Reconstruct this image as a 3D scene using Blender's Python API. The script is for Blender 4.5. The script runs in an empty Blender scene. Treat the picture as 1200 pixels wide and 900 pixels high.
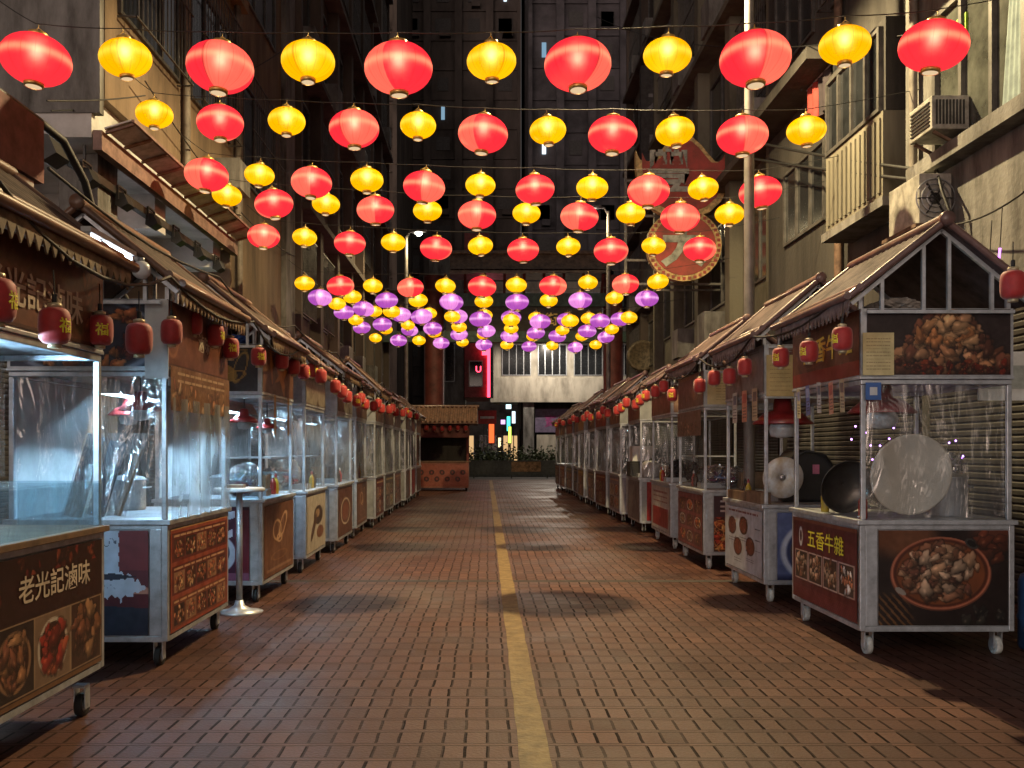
import bpy, math, random
import numpy as np
from mathutils import Vector, Matrix
R = math.radians
SC = bpy.context.scene
COL = SC.collection
rnd = random.Random(7)

# ------------------------------------------------------------ camera, sky, lights, exposure
F, HC, CX, CY = 860.0, 1.55, 572.0, 528.0
K = 1.30        # metres along the street per unit of plan depth (a longer lens sees a longer street)
cam_d = bpy.data.cameras.new('camera'); cam = bpy.data.objects.new('camera', cam_d); COL.objects.link(cam)
cam.location = (0, 0, HC); cam.rotation_euler = (R(90), 0, 0)
cam_d.sensor_width = 36; cam_d.lens = F * K / 1200 * 36
cam_d.shift_x = (600 - CX) / 1200; cam_d.shift_y = (CY - 450) / 1200
cam_d.clip_start = 0.05; cam_d.clip_end = 1000
SC.camera = cam

world = bpy.data.worlds.new('World'); SC.world = world; world.use_nodes = True
wn = world.node_tree; wn.nodes.clear()
w_out = wn.nodes.new('ShaderNodeOutputWorld'); w_bg = wn.nodes.new('ShaderNodeBackground')
w_sky = wn.nodes.new('ShaderNodeTexSky'); w_sky.sky_type = 'NISHITA'; w_sky.sun_disc = False
w_sky.sun_elevation = R(4); w_sky.sun_rotation = R(200)
w_mul = wn.nodes.new('ShaderNodeMixRGB'); w_mul.blend_type = 'MULTIPLY'; w_mul.inputs[0].default_value = 1
w_hsv = wn.nodes.new('ShaderNodeHueSaturation'); w_hsv.inputs['Saturation'].default_value = 0.25
w_mul.inputs[2].default_value = (1.0, 0.86, 0.80, 1)
wn.links.new(w_sky.outputs[0], w_hsv.inputs['Color']); wn.links.new(w_hsv.outputs[0], w_mul.inputs[1])
wn.links.new(w_mul.outputs[0], w_bg.inputs[0]); wn.links.new(w_bg.outputs[0], w_out.inputs[0])
w_bg.inputs[1].default_value = 0.125

sun_d = bpy.data.lights.new('sun', 'SUN'); sun = bpy.data.objects.new('sun', sun_d); COL.objects.link(sun)
sun_d.energy = 0.02; sun_d.angle = R(20); sun_d.color = (1, .8, .65)
sun.rotation_euler = (R(50), 0, R(20))

SC.view_settings.view_transform = 'Standard'; SC.view_settings.look = 'None'
SC.view_settings.exposure = 0.0; SC.view_settings.gamma = 1.0; SC.view_settings.use_curve_mapping = False
SC.render.engine = 'CYCLES'
SC.cycles.use_denoising = True
SC.cycles.max_bounces = 7; SC.cycles.transparent_max_bounces = 16
SC.cycles.diffuse_bounces = 3; SC.cycles.glossy_bounces = 3; SC.cycles.transmission_bounces = 4
SC.cycles.caustics_reflective = False; SC.cycles.caustics_refractive = True
SC.cycles.sample_clamp_indirect = 4.0

LAMP_STREET = 3900.0
LAMP_BEHIND = 600.0
LAMP_FAR = 750.0

def at(x, y, Y):
    return Vector(((x - CX) * Y / F, Y, HC + (CY - y) * Y / F))

# ------------------------------------------------------------ materials
def srgb(c):
    c = np.asarray(c, dtype=float) / 255.0
    return np.where(c <= .04045, c / 12.92, ((c + .055) / 1.055) ** 2.4)
def lin3(r, g, b): return tuple(float(x) for x in srgb((r, g, b)))

_M = {}
def newmat(name):
    m = bpy.data.materials.new(name); m.use_nodes = True
    nt = m.node_tree; nt.nodes.clear()
    out = nt.nodes.new('ShaderNodeOutputMaterial')
    return m, nt, out
def N(nt, t, **kw):
    n = nt.nodes.new(t)
    for k, v in kw.items(): setattr(n, k, v)
    return n
def mat(name, col, rough=.6, metal=0.0, var=.25, scale=6.0, bump=0.0, streak=0.0, spec=.5, col2=None, bscale=40, coat=0.0):
    """a base colour broken up by two noises (dirt, stains) and an optional bump and vertical streaks"""
    if name in _M: return _M[name]
    m, nt, out = newmat(name)
    b = N(nt, 'ShaderNodeBsdfPrincipled'); nt.links.new(b.outputs[0], out.inputs[0])
    b.inputs['Roughness'].default_value = rough; b.inputs['Metallic'].default_value = metal
    b.inputs['Specular IOR Level'].default_value = spec
    b.inputs['Coat Weight'].default_value = coat
    tc = N(nt, 'ShaderNodeTexCoord')
    mp = N(nt, 'ShaderNodeMapping'); nt.links.new(tc.outputs['Object'], mp.inputs[0])
    if streak: mp.inputs['Scale'].default_value = (1, 1, 1 - streak)
    no = N(nt, 'ShaderNodeTexNoise'); no.inputs['Scale'].default_value = scale; no.inputs['Detail'].default_value = 7
    no.inputs['Roughness'].default_value = .65
    nt.links.new(mp.outputs[0], no.inputs['Vector'])
    cr = N(nt, 'ShaderNodeValToRGB'); nt.links.new(no.outputs['Fac'], cr.inputs[0])
    c2 = col2 if col2 else tuple(x * (1 - var * 1.6) for x in col)
    cr.color_ramp.elements[0].position = .32; cr.color_ramp.elements[0].color = (*c2, 1)
    cr.color_ramp.elements[1].position = .62; cr.color_ramp.elements[1].color = (*[min(1, x * (1 + var * .35)) for x in col], 1)
    nt.links.new(cr.outputs[0], b.inputs['Base Color'])
    mr = N(nt, 'ShaderNodeMapRange'); mr.inputs['To Min'].default_value = min(1, rough * 1.25); mr.inputs['To Max'].default_value = rough * .8
    nt.links.new(no.outputs['Fac'], mr.inputs[0]); nt.links.new(mr.outputs[0], b.inputs['Roughness'])
    if bump:
        n2 = N(nt, 'ShaderNodeTexNoise'); n2.inputs['Scale'].default_value = bscale; n2.inputs['Detail'].default_value = 5
        nt.links.new(tc.outputs['Object'], n2.inputs['Vector'])
        bp = N(nt, 'ShaderNodeBump'); bp.inputs['Strength'].default_value = bump; bp.inputs['Distance'].default_value = .02
        nt.links.new(n2.outputs['Fac'], bp.inputs['Height']); nt.links.new(bp.outputs[0], b.inputs['Normal'])
    _M[name] = m
    return m
def glow(name, col, strength, sampling=True):
    if name in _M: return _M[name]
    m, nt, out = newmat(name)
    e = N(nt, 'ShaderNodeEmission'); e.inputs[0].default_value = (*col, 1); e.inputs[1].default_value = strength
    nt.links.new(e.outputs[0], out.inputs[0])
    if not sampling: m.cycles.emission_sampling = 'NONE'
    _M[name] = m
    return m
def printed():
    """a printed panel: the print is the panel's own colour attribute, under a semi-gloss laminate"""
    if 'printed' in _M: return _M['printed']
    m, nt, out = newmat('printed_laminate')
    b = N(nt, 'ShaderNodeBsdfPrincipled'); nt.links.new(b.outputs[0], out.inputs[0])
    a = N(nt, 'ShaderNodeAttribute'); a.attribute_name = 'print'
    tc = N(nt, 'ShaderNodeTexCoord')
    no = N(nt, 'ShaderNodeTexNoise'); no.inputs['Scale'].default_value = 9; no.inputs['Detail'].default_value = 6
    nt.links.new(tc.outputs['Object'], no.inputs['Vector'])
    mr = N(nt, 'ShaderNodeMapRange'); mr.inputs['From Min'].default_value = .3; mr.inputs['From Max'].default_value = .7
    mr.inputs['To Min'].default_value = .75; mr.inputs['To Max'].default_value = 1.05
    nt.links.new(no.outputs['Fac'], mr.inputs[0])
    mx = N(nt, 'ShaderNodeMixRGB', blend_type='MULTIPLY'); mx.inputs[0].default_value = 1
    nt.links.new(a.outputs['Color'], mx.inputs[1]); nt.links.new(mr.outputs[0], mx.inputs[2])
    nt.links.new(mx.outputs[0], b.inputs['Base Color'])
    r2 = N(nt, 'ShaderNodeMapRange'); r2.inputs['To Min'].default_value = .5; r2.inputs['To Max'].default_value = .28
    nt.links.new(no.outputs['Fac'], r2.inputs[0]); nt.links.new(r2.outputs[0], b.inputs['Roughness'])
    _M['printed'] = m
    return m
def plastic_film(name='clear_film', tint=(.94, .955, .96), haze=.085, gloss=.115, bump=.45):
    if name in _M: return _M[name]
    m, nt, out = newmat(name)
    tr = N(nt, 'ShaderNodeBsdfTransparent'); tr.inputs[0].default_value = (*tint, 1)
    gl = N(nt, 'ShaderNodeBsdfGlossy'); gl.inputs['Roughness'].default_value = .10
    df = N(nt, 'ShaderNodeBsdfDiffuse'); df.inputs[0].default_value = (.75, .78, .8, 1)
    tl = N(nt, 'ShaderNodeBsdfTranslucent'); tl.inputs[0].default_value = (.75, .78, .8, 1)
    tc = N(nt, 'ShaderNodeTexCoord'); mp = N(nt, 'ShaderNodeMapping'); mp.inputs['Scale'].default_value = (3.2, 3.2, .9)
    nt.links.new(tc.outputs['Object'], mp.inputs[0])
    no = N(nt, 'ShaderNodeTexNoise'); no.inputs['Scale'].default_value = 1.7; no.inputs['Detail'].default_value = 4
    no.inputs['Distortion'].default_value = .6
    nt.links.new(mp.outputs[0], no.inputs['Vector'])
    bp = N(nt, 'ShaderNodeBump'); bp.inputs['Strength'].default_value = bump; bp.inputs['Distance'].default_value = .10
    nt.links.new(no.outputs['Fac'], bp.inputs['Height'])
    nt.links.new(bp.outputs[0], gl.inputs['Normal'])
    a = N(nt, 'ShaderNodeMixShader'); a.inputs[0].default_value = .5
    nt.links.new(df.outputs[0], a.inputs[1]); nt.links.new(tl.outputs[0], a.inputs[2])
    b = N(nt, 'ShaderNodeMixShader')
    mr = N(nt, 'ShaderNodeMapRange'); mr.inputs['From Min'].default_value = .35; mr.inputs['From Max'].default_value = .75
    mr.inputs['To Min'].default_value = haze * .4; mr.inputs['To Max'].default_value = haze * 2.2
    nt.links.new(no.outputs['Fac'], mr.inputs[0]); nt.links.new(mr.outputs[0], b.inputs[0])
    nt.links.new(tr.outputs[0], b.inputs[1]); nt.links.new(a.outputs[0], b.inputs[2])
    c = N(nt, 'ShaderNodeMixShader'); c.inputs[0].default_value = gloss
    nt.links.new(b.outputs[0], c.inputs[1]); nt.links.new(gl.outputs[0], c.inputs[2])
    nt.links.new(c.outputs[0], out.inputs[0])
    _M[name] = m
    return m
def lantern_paper(name, deep, light, band, strength):
    """silk shell lit from inside: a two-ply panel (deep) and a one-ply panel (light), seams, a thread sheen at the bulb's height;
    the bulb inside shows through the rough silk"""
    m, nt, out = newmat(name)
    tc = N(nt, 'ShaderNodeTexCoord'); sp = N(nt, 'ShaderNodeSeparateXYZ'); nt.links.new(tc.outputs['Object'], sp.inputs[0])
    def M2(op, a, b=None, c=None):
        n = N(nt, 'ShaderNodeMath', operation=op)
        for i, v in enumerate((a, b, c)):
            if v is None: continue
            if isinstance(v, (int, float)): n.inputs[i].default_value = v
            else: nt.links.new(v, n.inputs[i])
        return n.outputs[0]
    ang = M2('ARCTAN2', sp.outputs[1], sp.outputs[0])
    # sector -> light panel
    fr = M2('FRACT', M2('ADD', M2('DIVIDE', ang, 2 * math.pi), 1.0))
    inp = M2('MULTIPLY', M2('GREATER_THAN', fr, .70), 1.0)
    edge = M2('LESS_THAN', M2('ABSOLUTE', M2('SUBTRACT', fr, .70)), .006)
    ribs = M2('LESS_THAN', M2('ABSOLUTE', M2('SUBTRACT', M2('FRACT', M2('MULTIPLY', fr, 16.0)), .5)), .035)
    threads = N(nt, 'ShaderNodeTexNoise'); threads.inputs['Scale'].default_value = 1.0; threads.inputs['Detail'].default_value = 3
    mp = N(nt, 'ShaderNodeCombineXYZ')
    nt.links.new(M2('MULTIPLY', fr, 90.0), mp.inputs[0]); nt.links.new(M2('MULTIPLY', sp.outputs[2], 9.0), mp.inputs[2])
    nt.links.new(mp.outputs[0], threads.inputs['Vector'])
    zz = M2('DIVIDE', M2('SUBTRACT', sp.outputs[2], .0), .032)
    bnd = M2('POWER', 2.718, M2('MULTIPLY', M2('MULTIPLY', zz, zz), -1.0))  # the bulb's streak across the silk, painted into the shell's glow
    mx = N(nt, 'ShaderNodeMixRGB'); mx.inputs[1].default_value = (*deep, 1); mx.inputs[2].default_value = (*light, 1)
    nt.links.new(inp, mx.inputs[0])
    m3 = N(nt, 'ShaderNodeMixRGB'); m3.inputs[2].default_value = (*band, 1)
    nt.links.new(mx.outputs[0], m3.inputs[1]); nt.links.new(M2('MULTIPLY', bnd, .70), m3.inputs[0])
    # seams darker, silk threads uneven
    dk = M2('SUBTRACT', 1.0, M2('MULTIPLY', M2('MAXIMUM', edge, M2('MULTIPLY', ribs, .8)), .42))
    th = M2('MULTIPLY', dk, M2('ADD', .82, M2('MULTIPLY', threads.outputs['Fac'], .36)))
    e = N(nt, 'ShaderNodeEmission'); nt.links.new(m3.outputs[0], e.inputs[0]); nt.links.new(M2('MULTIPLY', th, strength), e.inputs[1])
    rf = N(nt, 'ShaderNodeBsdfRefraction'); rf.inputs['Roughness'].default_value = .75; rf.inputs['IOR'].default_value = 1.33
    rf.inputs['Color'].default_value = (*[min(1, c * .5 + .12) for c in light], 1)
    ad = N(nt, 'ShaderNodeAddShader'); nt.links.new(e.outputs[0], ad.inputs[0])
    mix = N(nt, 'ShaderNodeMixShader'); mix.inputs[0].default_value = .22
    df = N(nt, 'ShaderNodeBsdfDiffuse'); df.inputs[0].default_value = (*[c * .25 for c in deep], 1)
    nt.links.new(df.outputs[0], mix.inputs[1]); nt.links.new(rf.outputs[0], mix.inputs[2])
    nt.links.new(mix.outputs[0], ad.inputs[1]); nt.links.new(ad.outputs[0], out.inputs[0])
    return m

# ------------------------------------------------------------ mesh builder
PLAN = set()     # things laid out in plan depth (buildings standing at the origin)
class MB:
    def __init__(s): s.v = []; s.f = []; s.m = []; s.sm = []
    def add(s, vs, fs, mi=0, smooth=False):
        o = len(s.v); s.v += [tuple(p) for p in vs]
        for f in fs: s.f.append(tuple(o + i for i in f)); s.m.append(mi); s.sm.append(smooth)
        return s
    def box(s, x0, x1, y0, y1, z0, z1, mi=0):
        if x0 > x1: x0, x1 = x1, x0
        if y0 > y1: y0, y1 = y1, y0
        if z0 > z1: z0, z1 = z1, z0
        return s.add([(x0,y0,z0),(x1,y0,z0),(x1,y1,z0),(x0,y1,z0),(x0,y0,z1),(x1,y0,z1),(x1,y1,z1),(x0,y1,z1)],
            [(0,3,2,1),(4,5,6,7),(0,1,5,4),(1,2,6,5),(2,3,7,6),(3,0,4,7)], mi)
    def bar(s, p, q, w, h=None, mi=0):
        p, q = Vector(p), Vector(q); d = (q - p).normalized(); h = h or w
        up = Vector((0,0,1)) if abs(d.z) < .95 else Vector((0,1,0))
        a = d.cross(up).normalized() * w / 2; b = a.cross(d).normalized() * h / 2
        vs = [p-a-b, p+a-b, p+a+b, p-a+b, q-a-b, q+a-b, q+a+b, q-a+b]
        return s.add(vs, [(0,1,2,3),(7,6,5,4),(0,4,5,1),(1,5,6,2),(2,6,7,3),(3,7,4,0)], mi)
    def tube(s, pts, r, n=8, mi=0, cap=True):
        pts = [Vector(p) for p in pts]; rs = r if isinstance(r, (list, tuple)) else [r] * len(pts)
        vs = []; fs = []
        prev = None
        for i, p in enumerate(pts):
            d = ((pts[min(i+1, len(pts)-1)] - pts[max(i-1, 0)])).normalized()
            if prev is None:
                up = Vector((0,0,1)) if abs(d.z) < .9 else Vector((1,0,0))
                a = d.cross(up).normalized()
            else:
                a = (prev - d * prev.dot(d)).normalized()
            prev = a; b = d.cross(a)
            for k in range(n):
                t = 2*math.pi*k/n; vs.append(p + (a*math.cos(t) + b*math.sin(t)) * rs[i])
        for i in range(len(pts)-1):
            for k in range(n):
                fs.append((i*n+k, i*n+(k+1)%n, (i+1)*n+(k+1)%n, (i+1)*n+k))
        s.add(vs, fs, mi, True)
        if cap:
            o = len(pts)-1
            s.add(vs[:n], [tuple(range(n))[::-1]], mi); s.add(vs[o*n:], [tuple(range(n))], mi)
        return s
    def lathe(s, prof, n=24, c=(0,0,0), axis='z', mi=0, smooth=True):
        vs = []; fs = []
        for r, z in prof:
            for k in range(n):
                t = 2*math.pi*k/n; x, y = r*math.cos(t), r*math.sin(t)
                p = {'z': (x, y, z), 'y': (x, z, y), 'x': (z, x, y)}[axis]
                vs.append((p[0]+c[0], p[1]+c[1], p[2]+c[2]))
        for i in range(len(prof)-1):
            for k in range(n):
                fs.append((i*n+k, i*n+(k+1)%n, (i+1)*n+(k+1)%n, (i+1)*n+k))
        return s.add(vs, fs, mi, smooth)
    def prism(s, poly, fn, d, mi=0):
        """poly: 2-D points; fn(a, b, w) -> 3-D point; extruded from w=0 to w=d"""
        n = len(poly)
        vs = [fn(a, b, 0) for a, b in poly] + [fn(a, b, d) for a, b in poly]
        return s.add(vs, [tuple(range(n)), tuple(range(2*n-1, n-1, -1))] + [(i, n+i, n+(i+1)%n, (i+1)%n) for i in range(n)], mi)
    def sheet(s, fn, nu, nv, mi=0, smooth=True):
        vs = [fn(i/nu, j/nv) for j in range(nv+1) for i in range(nu+1)]
        fs = [(j*(nu+1)+i, j*(nu+1)+i+1, (j+1)*(nu+1)+i+1, (j+1)*(nu+1)+i) for j in range(nv) for i in range(nu)]
        return s.add(vs, fs, mi, smooth)
    def build(s, name, mats, parent=None, loc=(0,0,0), bevel=0.0, rz=0.0):
        plan = parent is None or parent.name in PLAN
        me = bpy.data.meshes.new(name); me.from_pydata([(x, y*K, z) for x, y, z in s.v] if plan else s.v, [], s.f)
        for m in (mats if isinstance(mats, (list, tuple)) else [mats]): me.materials.append(m)
        me.polygons.foreach_set('material_index', s.m); me.polygons.foreach_set('use_smooth', s.sm)
        me.update()
        o = bpy.data.objects.new(name, me); COL.objects.link(o); o.parent = parent; o.location = loc
        o.rotation_euler = (0, 0, rz)
        if plan and parent is not None: PLAN.add(o.name)
        if bevel:
            b = o.modifiers.new('edge', 'BEVEL'); b.width = bevel; b.segments = 2; b.limit_method = 'ANGLE'
        return o
def thing(name, label, cat, loc=(0,0,0), group=None, rz=0.0):
    o = bpy.data.objects.new(name, None); COL.objects.link(o); o.location = (loc[0], loc[1]*K, loc[2]); o.rotation_euler = (0, 0, rz)
    o.empty_display_size = .1
    if tuple(loc) == (0, 0, 0): PLAN.add(o.name)
    return tag(o, label, cat, group)
def tag(o, label, cat, group=None):
    o['label'] = label; o['category'] = cat
    if group: o['group'] = group
    return o
def struct(o):
    o['kind'] = 'structure'; return o
KIDS = {}
def copy_thing(src, loc, rz=0.0, label=None, scale=None):
    if src.name not in KIDS:
        KIDS[src.name] = [(c, list(c.children)) for c in src.children]
    r = src.copy(); COL.objects.link(r); r.location = (loc[0], loc[1]*K, loc[2]); r.rotation_euler = (0, 0, rz)
    if scale: r.scale = (scale,)*3
    if label: r['label'] = label
    for c, gs in KIDS[src.name]:
        d = c.copy(); COL.objects.link(d); d.parent = r
        for g in gs:
            e = g.copy(); COL.objects.link(e); e.parent = d
    return r

# ------------------------------------------------------------ lettering
_T = {}
def glyphs(txt, weight=.0):
    k = (txt, weight)
    if k in _T: return _T[k]
    cu = bpy.data.curves.new('t', 'FONT'); cu.body = txt; cu.offset = weight; cu.resolution_u = 3
    cu.align_x = 'CENTER'
    o = bpy.data.objects.new('t', cu); COL.objects.link(o)
    dg = bpy.context.evaluated_depsgraph_get(); dg.update()
    me = bpy.data.meshes.new_from_object(o.evaluated_get(dg))
    v = np.array([p.co[:] for p in me.vertices]) if len(me.vertices) else np.zeros((0, 3))
    f = [tuple(p.vertices) for p in me.polygons]
    bpy.data.objects.remove(o); bpy.data.curves.remove(cu); bpy.data.meshes.remove(me)
    if len(v):
        lo, hi = v.min(0), v.max(0); v = v - (lo + hi) / 2
    _T[k] = (v, f)
    return _T[k]
def lettering(txt, mate, parent, origin, right, up, size, name='lettering', weight=.015, stretch=1.0, depth=.003, bend=None):
    """a row of characters, each `size` tall, centred on origin; a thin raised solid"""
    v, f = glyphs(txt, weight)
    if not len(v): return None
    r, u = Vector(right), Vector(up); n = r.cross(u).normalized(); o = Vector(origin)
    mb = MB()
    def P(p, d):
        if bend:      # wrapped round a vertical cylinder of radius bend centred at the origin
            t = p[0] * size / bend
            base = n * math.cos(t) + r * math.sin(t)
            return o + base * (bend + d) + u * (p[1] * size)
        return o + r * (p[0] * size * stretch) + u * (p[1] * size) + n * d
    mb.add([P(p, depth) for p in v], f)
    return mb.build(name, mate, parent)

# ------------------------------------------------------------ ground
def paving_mat():
    m, nt, out = newmat('clay_pavers')
    def M2(op, a, b=None, c=None):
        n = N(nt, 'ShaderNodeMath', operation=op)
        for i, v in enumerate((a, b, c)):
            if v is None: continue
            if isinstance(v, (int, float)): n.inputs[i].default_value = v
            else: nt.links.new(v, n.inputs[i])
        return n.outputs[0]
    b = N(nt, 'ShaderNodeBsdfPrincipled'); nt.links.new(b.outputs[0], out.inputs[0])
    tc = N(nt, 'ShaderNodeTexCoord')
    wob = N(nt, 'ShaderNodeTexNoise'); wob.inputs['Scale'].default_value = 2.2; wob.inputs['Detail'].default_value = 3
    nt.links.new(tc.outputs['Object'], wob.inputs['Vector'])
    sp = N(nt, 'ShaderNodeSeparateXYZ'); nt.links.new(tc.outputs['Object'], sp.inputs[0])
    x = M2('ADD', sp.outputs[0], M2('MULTIPLY', M2('SUBTRACT', wob.outputs['Fac'], .5), .035))
    y = M2('ADD', sp.outputs[1], M2('MULTIPLY', M2('SUBTRACT', wob.outputs['Fac'], .5), .03))
    u = M2('DIVIDE', x, .118); v = M2('DIVIDE', y, .240)
    iy = M2('FLOOR', v)
    # each course is nudged a little sideways, as laid
    cw = N(nt, 'ShaderNodeTexWhiteNoise', noise_dimensions='1D'); nt.links.new(iy, cw.inputs['W'])
    u = M2('ADD', u, M2('MULTIPLY', cw.outputs['Value'], .14))
    ix = M2('FLOOR', u); fx = M2('FRACT', u); fy = M2('FRACT', v)
    cv = N(nt, 'ShaderNodeCombineXYZ'); nt.links.new(ix, cv.inputs[0]); nt.links.new(iy, cv.inputs[1])
    wn_ = N(nt, 'ShaderNodeTexWhiteNoise', noise_dimensions='2D'); nt.links.new(cv.outputs[0], wn_.inputs['Vector'])
    dx = M2('MINIMUM', fx, M2('SUBTRACT', 1.0, fx))           # 0 on the long joint
    vj = M2('MULTIPLY', M2('LESS_THAN', dx, .075), M2('LESS_THAN', M2('ABSOLUTE', M2('SUBTRACT', fy, .40)), .38))
    h1 = M2('LESS_THAN', M2('ABSOLUTE', M2('SUBTRACT', fy, .82)), .022)
    h2 = M2('LESS_THAN', M2('ABSOLUTE', M2('SUBTRACT', fy, .985)), .018)
    fill = M2('ADD', .55, M2('MULTIPLY', wn_.outputs['Value'], .43))
    joint = M2('MINIMUM', fill, M2('ADD', M2('MULTIPLY', vj, .95), M2('MULTIPLY', M2('ADD', h1, h2), .7)))
    ramp = N(nt, 'ShaderNodeValToRGB'); nt.links.new(wn_.outputs['Value'], ramp.inputs[0])
    e = ramp.color_ramp.elements
    e[0].position = 0; e[0].color = (.072, .029, .020, 1); e[1].position = 1; e[1].color = (.142, .062, .041, 1)
    for p, c in ((.35, (.114, .046, .031)), (.7, (.103, .044, .030))):
        k = e.new(p); k.color = (*c, 1)
    big = N(nt, 'ShaderNodeTexNoise'); big.inputs['Scale'].default_value = .55; big.inputs['Detail'].default_value = 8; big.inputs['Roughness'].default_value = .62
    nt.links.new(tc.outputs['Object'], big.inputs['Vector'])
    mr = N(nt, 'ShaderNodeMapRange'); mr.inputs['From Min'].default_value = .3; mr.inputs['From Max'].default_value = .7
    mr.inputs['To Min'].default_value = .5; mr.inputs['To Max'].default_value = 1.15
    nt.links.new(big.outputs['Fac'], mr.inputs[0])
    fine = N(nt, 'ShaderNodeTexNoise'); fine.inputs['Scale'].default_value = 60; fine.inputs['Detail'].default_value = 4
    nt.links.new(tc.outputs['Object'], fine.inputs['Vector'])
    f2 = M2('MULTIPLY', mr.outputs[0], M2('ADD', .72, M2('MULTIPLY', fine.outputs['Fac'], .56)))
    mx = N(nt, 'ShaderNodeMixRGB', blend_type='MULTIPLY'); mx.inputs[0].default_value = 1
    nt.links.new(ramp.outputs[0], mx.inputs[1]); nt.links.new(f2, mx.inputs[2])
    spots = N(nt, 'ShaderNodeTexVoronoi'); spots.inputs['Scale'].default_value = 2.6; nt.links.new(tc.outputs['Object'], spots.inputs['Vector'])
    spz = N(nt, 'ShaderNodeSeparateXYZ'); nt.links.new(spots.outputs['Color'], spz.inputs[0])
    gum = M2('MULTIPLY', M2('LESS_THAN', spots.outputs['Distance'], M2('MULTIPLY', spz.outputs[0], .085)), M2('GREATER_THAN', spz.outputs[1], .45))
    mg = N(nt, 'ShaderNodeMixRGB'); mg.inputs[2].default_value = (.045, .036, .030, 1); nt.links.new(M2('MULTIPLY', gum, .0), mg.inputs[0]); nt.links.new(mx.outputs[0], mg.inputs[1])
    mx = mg
    mj = N(nt, 'ShaderNodeMixRGB'); mj.inputs[2].default_value = (.018, .013, .011, 1)
    nt.links.new(joint, mj.inputs[0]); nt.links.new(mx.outputs[0], mj.inputs[1])
    nt.links.new(mj.outputs[0], b.inputs['Base Color'])
    r = N(nt, 'ShaderNodeMapRange'); r.inputs['From Min'].default_value = .35; r.inputs['From Max'].default_value = .65
    r.inputs['To Min'].default_value = .40; r.inputs['To Max'].default_value = .68
    nt.links.new(big.outputs['Fac'], r.inputs[0]); nt.links.new(r.outputs[0], b.inputs['Roughness'])
    nt.links.new(M2('MULTIPLY', M2('SUBTRACT', 1.0, joint), .26), b.inputs['Specular IOR Level'])
    bp = N(nt, 'ShaderNodeBump'); bp.inputs['Strength'].default_value = .6; bp.inputs['Distance'].default_value = .012
    hgt = M2('ADD', M2('MULTIPLY', M2('SUBTRACT', 1.0, joint), .8), M2('ADD', M2('MULTIPLY', fine.outputs['Fac'], .35), M2('MULTIPLY', wn_.outputs['Value'], .15)))
    nt.links.new(hgt, bp.inputs['Height']); nt.links.new(bp.outputs[0], b.inputs['Normal'])
    return m
PAVE = paving_mat()
struct(MB().box(-60, 60, -30, 130, -.3, 0).build('ground', mat('asphalt', (.05, .048, .046), .7, bump=.5)))
struct(MB().sheet(lambda a, b: (-6.2 + 12.4*a, -12 + 51*b, .004), 1, 1, smooth=False).build('paved_street', PAVE))
LINE_M = mat('worn_yellow_paint', (.24, .155, .055), .7, var=.5, scale=9, bump=.5, col2=(.17, .11, .045))
def line_w(t):  # slightly uneven painted edges
    return .0
mb = MB()
n = 240
vs = []
for i in range(n+1):
    y = -4 + 42*i/n
    xc = .235 - .0028*(y-3.5)
    vs += [(xc-.077+rnd.uniform(-.005,.005), y, .008), (xc+.077+rnd.uniform(-.005,.005), y, .008)]
mb.add(vs, [(2*i, 2*i+1, 2*i+3, 2*i+2) for i in range(n)])
struct(mb.build('yellow_line_marking', LINE_M))
DR = mat('dark_joint_strip', (.045, .036, .03), .7, bump=.4)
for y, w in ((8.62, .13), (11.35, .07), (14.6, .12), (20.2, .10)):
    struct(MB().sheet(lambda a, b: (-2.6 + 5.6*a, y + w*b, .006), 1, 1, smooth=False).build('cross_joint_strip', DR))

# ------------------------------------------------------------ building materials
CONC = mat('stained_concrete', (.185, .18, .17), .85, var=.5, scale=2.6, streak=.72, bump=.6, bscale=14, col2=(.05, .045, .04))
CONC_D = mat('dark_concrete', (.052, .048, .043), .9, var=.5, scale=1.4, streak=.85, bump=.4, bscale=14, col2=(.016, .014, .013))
OCHRE = mat('ochre_render', (.19, .135, .085), .85, var=.4, scale=1.3, streak=.8, bump=.3, bscale=16, col2=(.07, .05, .034))
SOFF = mat('grey_soffit_paint', (.56, .55, .54), .8, var=.4, scale=1.1, bump=.15, bscale=10, col2=(.33, .33, .32))
CREAM = mat('cream_tiles', (.42, .39, .32), .7, var=.35, scale=2, streak=.7, col2=(.22, .2, .16))
GLASS_D = mat('dark_window_glass', (.02, .022, .025), .12, var=.3, spec=.8)
ALU = mat('aluminium_frame', (.38, .40, .42), .42, metal=.55, var=.25, scale=12)
STEEL = mat('brushed_stall_steel', (.54, .57, .61), .38, metal=.6, var=.22, scale=8)
DARKF = mat('dark_window_frame', (.10, .095, .09), .5, metal=.3, var=.3)
BLACK = mat('black_metal', (.018, .018, .018), .5, var=.3)
BLACKP = mat('black_cable', (.012, .012, .012), .6)
SHUT = mat('roller_shutter_grey', (.055, .052, .05), .6, metal=.2, var=.4, scale=3, streak=.6)
RUST = mat('rusty_pipe', (.15, .09, .06), .8, var=.5)
PALEP = mat('pale_pipe', (.19, .165, .14), .7, var=.4, scale=3)
TOWER = mat('tower_wall', (.085, .068, .062), .9, var=.4, scale=.35, streak=.6)
TGLASS = mat('tower_window_glass', (.06, .055, .055), .7)
TOWER2 = mat('tower_wall_brown', (.12, .092, .075), .9, var=.45, scale=.5, streak=.7)

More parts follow.
